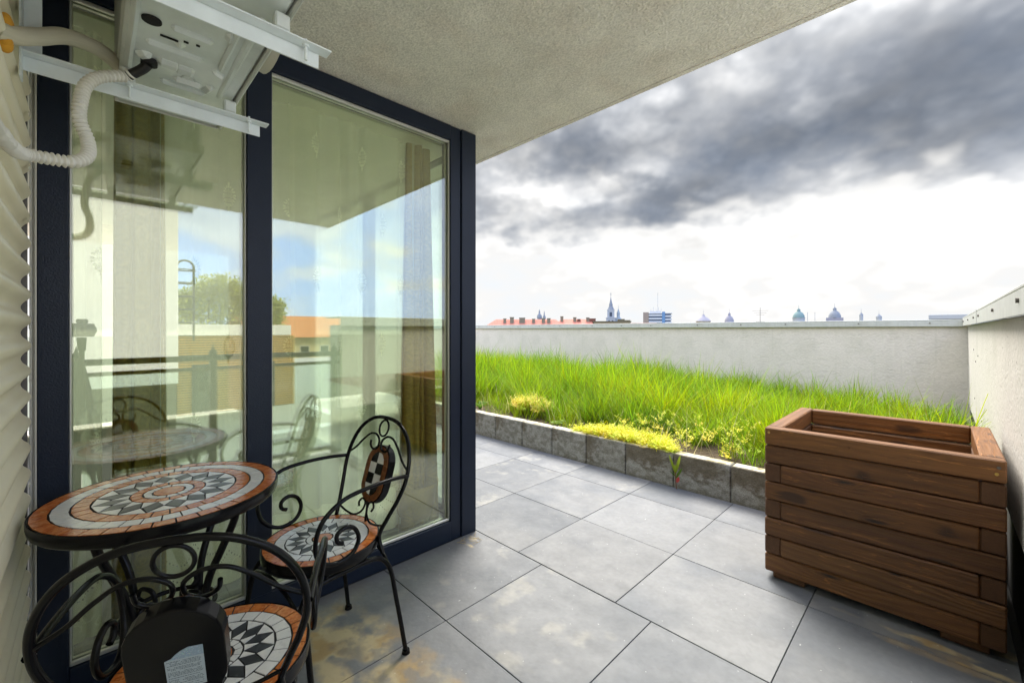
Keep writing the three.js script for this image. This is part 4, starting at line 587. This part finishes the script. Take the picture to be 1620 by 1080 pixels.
  blade(0.004, 0.05, 0.25, 0.9, 0.1, 0.06, 0.026, std({ color: rgb(0.55, 0.07, 0.06), side: THREE.DoubleSide }), 'red_leaf');
}
// ---------------------------------------------------------------- glass railing and what the window mirrors (east of the terrace)
{
  const r = thing('glass_railing', 'dark steel railing with glass panels on the open side, mirrored in the window', 'railing');
  M.rail = std({ color: rgb(0.03, 0.032, 0.03), roughness: 0.4 });
  part('top_rail', bx(0.25, 0.30, 0.945, 0.99, -1.768, 0.12, 0.004), M.rail, r);
  part('lower_rail', bx(0.262, 0.288, 0.865, 0.895, -1.768, 0.12, 0.003), M.rail, r);
  for (const z of [-1.72, -0.72, 0.08]) { part('post', [bx(0.25, 0.30, -0.1, 0.944, z - 0.025, z + 0.025, 0.003)], M.rail, r); part('post_cap', lathe([[0, 0.1], [0.012, 0.05], [0.03, 0.03], [0.03, 0], [0, 0]], 0.275, 0.99, z, 12), M.rail, r); }
  for (const [a, b] of [[-1.69, -0.75], [-0.69, 0.05]]) part('glass_panel', bx(0.271, 0.279, 0.06, 0.863, a, b, 0.0005), M.railglass, r);
  part('bottom_rail', bx(0.26, 0.29, 0.02, 0.058, -1.69, 0.05, 0.003), M.rail, r);
  const wb = thing('white_building', 'plain white tower block wall mirrored in the narrow pane', 'building', [5, 0, 0]);
  part('wall', bx(0, 9, 0.3, 9, -1.03, 8, 0.01), std({ color: rgb(0.92, 0.91, 0.89), roughness: 0.9 }), wb);
  part('dark_base', bx(-0.02, 9, -20, 0.295, -1.0, 8, 0.01), std({ color: rgb(0.10, 0.10, 0.07), roughness: 0.9 }), wb);
  const ld = thing('roof_ladder', 'caged steel ladder on the edge of the white tower block', 'ladder', [5.3, 0, -1.16]);
  for (const z of [-0.12, 0.12]) part('stringer', rod([0, 1.0, z], [0, 2.3, z], 0.018, 6), M.rail, ld);
  for (let k = 0; k < 6; k++) part('hoop', new THREE.TorusGeometry(0.14, 0.012, 5, 16).rotateX(Math.PI / 2).translate(0, 1.1 + k * 0.23, 0), M.rail, ld);
  part('top_hoop', new THREE.TorusGeometry(0.12, 0.018, 6, 14, Math.PI).rotateY(Math.PI / 2).translate(0, 2.3, 0), M.rail, ld);
  const ph = thing('slatted_penthouse', 'low rooftop penthouse clad in orange horizontal slats under a white parapet', 'building', [9, 0, 0]);
  M.slat = std({ color: rgb(0.52, 0.30, 0.06), roughness: 0.6 });
  part('core', bx(0.03, 4, -6, 1.05, -4.10, -1.48, 0.01), M.dark, ph);
  for (let k = 0; k < 34; k++) part('slat', bx(-0.012, 0.03, -1.0 + k * 0.061, -1.0 + k * 0.061 + 0.036, -4.12, -1.46, 0.004), M.slat, ph);
  for (const [a, b] of [[-2.15, -1.75], [-3.6, -2.9]]) { const wn = part('window', bx(-0.03, -0.014, -1.2, 0.35, a, b, 0.003), M.frame, ph); part('pane', bx(-0.036, -0.031, -1.15, 0.30, a + 0.05, b - 0.05, 0.001), M.railglass, wn); }
  part('roof_parapet', bx(-0.03, 4, 1.06, 1.34, -4.02, -1.44, 0.006), std({ color: rgb(0.75, 0.75, 0.72), roughness: 0.8 }), ph);
  // rooftop bamboo hedge
  const bush = thing('rooftop_bush', 'feathery green bushes growing on the slatted penthouse roof', 'bush', [9.5, 1.3, 0]);
  const pos = []; const leafAt = (x, y, z, s) => { const a = rr(0, 6.28), b = rr(-0.9, 0.9), d = [Math.cos(a) * Math.cos(b), Math.sin(b), Math.sin(a) * Math.cos(b)], e = [-Math.sin(a), rr(-0.4, 0.4), Math.cos(a)]; pos.push(x, y, z, x + d[0] * s * 0.5 + e[0] * s * 0.14, y + d[1] * s * 0.5 + e[1] * s * 0.14, z + d[2] * s * 0.5 + e[2] * s * 0.14, x + d[0] * s, y + d[1] * s, z + d[2] * s, x, y, z, x + d[0] * s, y + d[1] * s, z + d[2] * s, x + d[0] * s * 0.5 - e[0] * s * 0.14, y + d[1] * s * 0.5 - e[1] * s * 0.14, z + d[2] * s * 0.5 - e[2] * s * 0.14); };
  for (let i = 0; i < 17000; i++) { const z = rr(-3.95, -1.5), top = 0.55 + 0.75 * fbm(z * 2.2 + 50, 3.3, 256, 3) * (0.5 + smoothstep(z, -3.9, -3.0) * smoothstep(-z, 1.4, 1.9)), y = top * Math.pow(rnd(), 0.7) * rr(0.85, 1.12); leafAt(rr(-0.3, 0.5), y, z + rr(-0.1, 0.1), rr(0.06, 0.17)); }
  const bg = new THREE.BufferGeometry(); bg.setAttribute('position', new THREE.Float32BufferAttribute(pos, 3)); bg.computeVertexNormals(); part('foliage', bg, phys({ color: rgb(0.42, 0.46, 0.05), roughness: 0.8, transmission: 0.4, thickness: 0, side: THREE.DoubleSide }), bush);
  const tw = []; for (let k = 0; k < 26; k++) { const z = -1.6 - k * 0.09, x = rr(-0.2, 0.4); tw.push(rod([x, 0, z], [x + rr(-0.1, 0.1), rr(0.5, 0.9), z + rr(-0.15, 0.15)], 0.008, 5)); } part('stems', tw, std({ color: rgb(0.12, 0.09, 0.04) }), bush);
  // yellow house with orange roof
  const yh = thing('yellow_house', 'pale yellow house with orange tiled roof across the street', 'house', [40, -1.6, -16]);
  part('wall', bx(0, 10, -18, 2.15, -6, 6, 0.05), std({ color: rgb(0.72, 0.62, 0.34), roughness: 0.9 }), yh);
  const rf = extrude([[-0.5, 2.1], [5, 4.3], [10.5, 2.1]], 12.4); rf.translate(0, 0, -6.2); part('roof', rf, std({ roughness: 0.85, map: tex(256, 256, (u, v) => mul([0.52, 0.20, 0.07], 0.75 + 0.5 * fbm(u * 20, v * 20, 20, 4)), 0.5) }), yh);
  for (let r2 = 0; r2 < 3; r2++) for (let k = 0; k < 6; k++) { const wn = part('window', bx(-0.06, 0.02, 0.1 - r2 * 3.0, 1.3 - r2 * 3.0, -5 + k * 1.9, -4.1 + k * 1.9, 0.01), M.seal, yh); part('pane', bx(-0.075, -0.062, 0.2 - r2 * 3.0, 1.2 - r2 * 3.0, -4.92 + k * 1.9, -4.18 + k * 1.9, 0.002), M.dark, wn); }
  const lt = thing('lower_roof', 'lower neighbouring roof terrace with pale parapet east of the railing', 'roof', [0, -0.9, 0]);
  part('roof_deck', bx(0.6, 30, -0.4, 0, -14, 8, 0.01), std({ color: rgb(0.40, 0.41, 0.38), roughness: 0.9 }), lt);
  part('parapet', [bx(3.0, 3.25, 0.0, 0.55, -3.3, -1.9, 0.01), bx(3.25, 5.2, 0.0, 0.55, -3.3, -3.1, 0.01)], std({ color: rgb(0.66, 0.70, 0.68), roughness: 0.8 }), lt);
  // photographer's tripod with camera, standing where the picture was taken from
  const tp = thing('camera_tripod', 'black photo camera on a tripod mirrored in the narrow pane', 'tripod', [0.055, 0, 0.03]);
  const body = new THREE.Group(); body.name = 'camera_body'; body.position.set(0, 1.2, 0); body.rotation.y = PSI; tp.add(body);
  part('housing', [bx(-0.07, 0.07, -0.045, 0.045, 0.0, 0.055, 0.008), bx(-0.025, 0.025, 0.045, 0.075, 0.0, 0.05, 0.008)], M.black, body);
  part('lens', [cyl(0.036, 0.036, 0.04, 0, 0, 0, 20).rotateX(-Math.PI / 2).translate(0, 0, 0)], M.black, body);
  part('head', [cyl(0.02, 0.025, 0.09, 0.02, 1.06, 0.02, 12)], M.black, tp); part('column', cyl(0.014, 0.014, 0.5, 0.02, 0.6, 0.02, 10), M.black, tp);
  for (let k = 0; k < 3; k++) { const a = k * 2.094 + 0.3; part('leg', rod([0.02, 0.98, 0.02], [0.02 + 0.16 * Math.sin(a), 0.005, -0.06 + 0.14 * Math.cos(a)], 0.013, 8), M.black, tp); }
}
// ---------------------------------------------------------------- skyline beyond the parapet
{
  const face = (x, z) => Math.atan2(-x, -z);
  const at = (name, label, cat, x, z, g) => thing(name, label, cat, [x, -20, z], face(x, z), g);
  const mt = (r, g, b) => std({ color: rgb(r, g, b), roughness: 0.85 });
  const redroof = std({ roughness: 0.85, map: tex(256, 256, (u, v) => mul([0.42, 0.15, 0.10], 0.75 + 0.5 * fbm(u * 24, v * 24, 24, 4)), 0.25) }), ochre = mt(0.26, 0.20, 0.11), cream = mt(0.36, 0.31, 0.22), stone = mt(0.33, 0.34, 0.355), lead = mt(0.20, 0.215, 0.24), lav = mt(0.25, 0.24, 0.275), glassb = std({ color: rgb(0.09, 0.13, 0.20), roughness: 0.5 }), whitec = mt(0.46, 0.465, 0.47), chim = mt(0.19, 0.16, 0.105), brick = mt(0.16, 0.06, 0.035), teal = mt(0.16, 0.235, 0.23), darkw = mt(0.05, 0.06, 0.08);
  const hip = (w, d, h, inset, y) => { const a = w / 2, e = d / 2, r = a - inset, pos = []; const P = { a: [-a, y, e], b: [a, y, e], c: [a, y, -e], d: [-a, y, -e], r: [-r, y + h, 0], s: [r, y + h, 0] }; for (const k of ['a', 'b', 's', 'a', 's', 'r', 'c', 'd', 'r', 'c', 'r', 's', 'd', 'a', 'r', 'b', 'c', 's']) pos.push(...P[k]); const g = new THREE.BufferGeometry(); g.setAttribute('position', new THREE.Float32BufferAttribute(pos, 3)); const uv = []; for (let i = 0; i < pos.length; i += 3) uv.push(pos[i], pos[i + 1] * 1.4 + pos[i + 2]); g.setAttribute('uv', new THREE.Float32BufferAttribute(uv, 2)); g.computeVertexNormals(); return g; };
  // long hipped red roof
  const h1 = at('red_roof_house', 'house with long hipped red tiled roof just right of the window corner', 'house', -103.5, -109.2);
  part('wall', bx(-15, 15, 0, 20.6, -5, 5, 0.05), cream, h1); const r1 = part('roof', hip(31, 11, 3.5, 5, 20.6 + 0.9), redroof, h1);
  for (const [x, w, t] of [[-7.3, 0.9, 25.0], [-4.8, 1.3, 25.5], [-1.2, 2.0, 25.3], [2.8, 1.0, 24.9], [6.2, 1.1, 25.1], [8.1, 1.1, 25.1]]) { const c = part('chimney', [bx(x - w / 2, x + w / 2, 21, t, 1.0, 2.2, 0.03), bx(x - w / 2 - 0.12, x + w / 2 + 0.12, t, t + 0.25, 0.9, 2.3, 0.03)], chim, r1); }
  const h2 = at('red_roof_house', 'house with several brick chimneys on its red roof, left of the church tower', 'house', -101.5, -135.6);
  part('wall', bx(-6, 7, 0, 23.1, -5, 5, 0.05), ochre, h2); const r2 = part('roof', hip(14, 10, 2.4, 1.2, 23.1), redroof, h2);
  for (const [x, w, t, m] of [[-5.2, 1.1, 26.4, chim], [-0.2, 1.2, 26.0, chim], [1.4, 1.2, 25.3, brick], [4.8, 1.2, 25.9, chim], [6.6, 2.4, 25.5, brick]]) part('chimney', [bx(x - w / 2, x + w / 2, 23, t, 1, 2.2, 0.03), bx(x - w / 2 - 0.1, x + w / 2 + 0.1, t, t + 0.2, 0.9, 2.3, 0.02)], m, r2);
  const h3 = at('ochre_block', 'long low ochre building in front of the church tower', 'building', -87.0, -139.0);
  part('wall', bx(-6.6, 6.6, 0, 24.1, -4, 4, 0.05), ochre, h3); part('roof', [bx(-6.9, 6.9, 24.12, 24.5, -4.2, 4.2, 0.05), bx(2.0, 4.6, 24.5, 25.3, -2, 2, 0.04), bx(4.6, 6.6, 24.5, 24.9, -2, 2, 0.04)], mt(0.12, 0.10, 0.055), h3);
  const h4 = at('red_roof_house', 'low dull red roof between the church and the hotel block', 'house', -90.3, -164.7);
  part('wall', bx(-8, 8, 0, 22.8, -4, 4, 0.05), cream, h4); part('roof', hip(17, 9, 1.4, 1, 22.8), mt(0.20, 0.075, 0.055), h4); part('chimney', bx(-6, -4.6, 23, 24.8, 0, 1, 0.02), chim, h4);
  // church tower
  const ct = at('church_tower', 'pale baroque church tower with slender spire', 'tower', -175, -278);
  part('tower', [bx(-3.4, 3.4, 0, 30, -3.4, 3.4, 0.05), bx(-3.7, 3.7, 30, 30.6, -3.7, 3.7, 0.05), bx(-2.6, 2.6, 30.6, 36.0, -2.6, 2.6, 0.05), bx(-2.8, 2.8, 36, 36.5, -2.8, 2.8, 0.05)], stone, ct);
  for (const x of [-1.2, 1.2]) part('window', bx(x - 0.55, x + 0.55, 25, 28.5, 3.42, 3.5, 0.02), darkw, ct); part('belfry_opening', bx(-0.9, 0.9, 31.4, 34.6, 2.62, 2.7, 0.02), darkw, ct);
  part('spire', lathe([[2.6, 36.5], [2.0, 38], [1.3, 39.5], [1.5, 40.2], [1.0, 41.6], [0.5, 44], [0.12, 46.2], [0.0, 46.3]], 0, 0, 0, 10), lead, ct); part('cross', [rod([0, 46, 0], [0, 49.5, 0], 0.14, 5), bx(-0.6, 0.6, 48, 48.3, -0.1, 0.1, 0.02)], lead, ct);
  const cd = at('church_dome', 'small pale church cupola to the right of the spired tower', 'dome', -171, -282);
  part('drum', lathe([[3.6, 0], [3.6, 25], [3.9, 25.2], [3.9, 25.8]], 0, 0, 0, 16), cream, cd); part('dome', lathe([[3.8, 25.8], [3.6, 27.6], [2.6, 29.6], [1.2, 30.8], [1.1, 33.5], [1.3, 33.7], [0.7, 35.4], [0.1, 37.5], [0.08, 40], [0, 40]], 0, 0, 0, 16), mt(0.26, 0.30, 0.33), cd);
  const tt = at('twin_turret', 'pair of small dark turrets above the long red roof', 'turret', -198, -226.3);
  for (const [x, r, h] of [[-2.2, 1.9, 33.5], [1.2, 1.2, 32.5]]) part('turret', lathe([[r * 0.8, 0], [r * 0.8, h - 4], [r, h - 3.9], [r * 0.9, h - 2], [r * 0.35, h - 0.7], [r * 0.3, h + 0.6], [0.05, h + 2.4], [0, h + 2.5]], x, 0, 0, 10), lead, tt);
  // hotel block with blue glass and white bands
  const hb = at('hotel_block', 'tall hotel block with white balcony bands and blue glass', 'building', -122.5, -246);
  part('end_wall', bx(-7.8, -4.6, 0, 32.0, -5, 5, 0.05), mt(0.26, 0.205, 0.16), hb);
  part('core', bx(-4.58, 8.0, 0, 31.0, -5, 4.2, 0.05), glassb, hb);
  for (let k = 0; k < 8; k++) { part('balcony_band', bx(-4.55, 3.0, 15.9 + k * 1.95, 16.9 + k * 1.95, 4.2, 5.2, 0.03), whitec, hb); part('balcony_band', bx(4.8, 8.6, 15.7 + k * 1.9, 16.7 + k * 1.9, 4.2, 5.0, 0.03), whitec, hb); }
  part('glass_stair', bx(3.02, 4.78, 0, 32.2, 4.2, 5.3, 0.03), std({ color: rgb(0.10, 0.20, 0.34), roughness: 0.5 }), hb);
  part('roof_plant', [bx(-4.6, 8.8, 31.0, 31.5, -5.2, 5.2, 0.04), bx(-4, 2.4, 31.5, 32.8, -3, 3, 0.04)], whitec, hb); for (let k = 0; k < 5; k++) part('antenna', rod([-3.4 + k * 1.5, 32.8, 0], [-3.4 + k * 1.5, 34.2 + (k % 2), 0], 0.1, 5), stone, hb); part('mast', rod([0.6, 32, 0], [0.6, 44, 0], 0.09, 5), stone, hb);
  // domes
  const dm = (name, label, x, z, r, base, peak, mats, squat) => { const d = at(name, label, 'dome', x, z); part('drum', lathe([[r, 0], [r, base], [r * 1.08, base + 0.1], [r * 1.08, base + 0.5]], 0, 0, 0, 12), mats[0], d); const k = peak - base - 0.5; part('dome', lathe(squat ? [[r * 1.1, base + 0.5], [r * 0.75, base + 0.5 + k * 0.35], [r * 0.25, base + 0.5 + k * 0.62], [r * 0.22, base + 0.5 + k * 0.75], [0.1, peak - 0.6], [0.06, peak + 2.5], [0, peak + 2.5]] : [[r, base + 0.5], [r * 0.96, base + 0.5 + k * 0.22], [r * 0.7, base + 0.5 + k * 0.5], [r * 0.3, base + 0.5 + k * 0.66], [r * 0.28, base + 0.5 + k * 0.8], [r * 0.34, base + 0.5 + k * 0.82], [0.12, peak], [0.08, peak + 2.6], [0, peak + 2.6]], 0, 0, 0, 14), mats[1], d); return d; };
  const b1 = dm('domed_roof', 'squat lavender domed roof on a cream drum right of the hotel block', -118, -307, 4.6, 27.0, 33.0, [cream, lav], true); part('wing', bx(-9, 9, 0, 26.4, -3, 3, 0.05), ochre, b1);
  dm('domed_tower', 'small lavender dome with lantern right of the squat domed roof', -112.2, -341.5, 3.3, 26.6, 34.5, [stone, lav], false);
  dm('domed_tower', 'green copper dome with pale drum in the right half of the skyline', -75.4, -378.8, 3.9, 30.0, 37.6, [stone, teal], false);
  const bt = dm('domed_tower', 'bluish grey dome on a broad body, last large dome to the right', -56.3, -398, 4.0, 30.0, 38.6, [lead, lead], false); part('wing', bx(-5.2, 5.2, 0, 30.5, -4, 4, 0.05), lav, bt);
  dm('small_spire', 'thin pale spire poking over the parapet right of the last large dome', -46.2, -450.9, 1.3, 33.0, 36.5, [stone, lead], true);
  dm('small_spire', 'stubby pale spire, rightmost one on the skyline', -35.9, -461.3, 1.9, 31.5, 35.0, [stone, lead], true);
  const an = thing('roof_antenna', 'thin television antenna mast rising above the parapet', 'antenna', [-17.97, -20, -67.15], face(-18, -67));
  part('mast', rod([0, 0, 0], [0, 24.4, 0], 0.035, 6), M.screw, an); part('crossbars', [0, 0.35, 0.6].map((y, i) => rod([-1.0 + i * 0.25, 23.95 - y, 0], [1.0 - i * 0.25, 23.95 - y, 0], 0.02, 5)), M.screw, an);
  for (const [x, z, l] of [[-70, -380, 'thin flag pole beside the green copper dome'], [-66, -383, 'second thin pole standing between the green dome and the bluish dome']]) { const p = thing('pole', l, 'pole', [x, -20, z]); part('mast', rod([0, 0, 0], [0, 34.5, 0], 0.16, 5), stone, p); }
  const fr = thing('flat_roof', 'flat grey roof edge just above the parapet corner', 'roof', [0.8, -20, -58], 0); part('roof_slab', [bx(-1.6, 4, 22.2, 22.6, -3, 3, 0.02), bx(-1.4, 3.8, 0, 22.18, -2.8, 2.8, 0.02)], mt(0.33, 0.34, 0.35), fr);
  // lower city roofs that close the gaps at the parapet line
}
renderer.render(scene, camera);
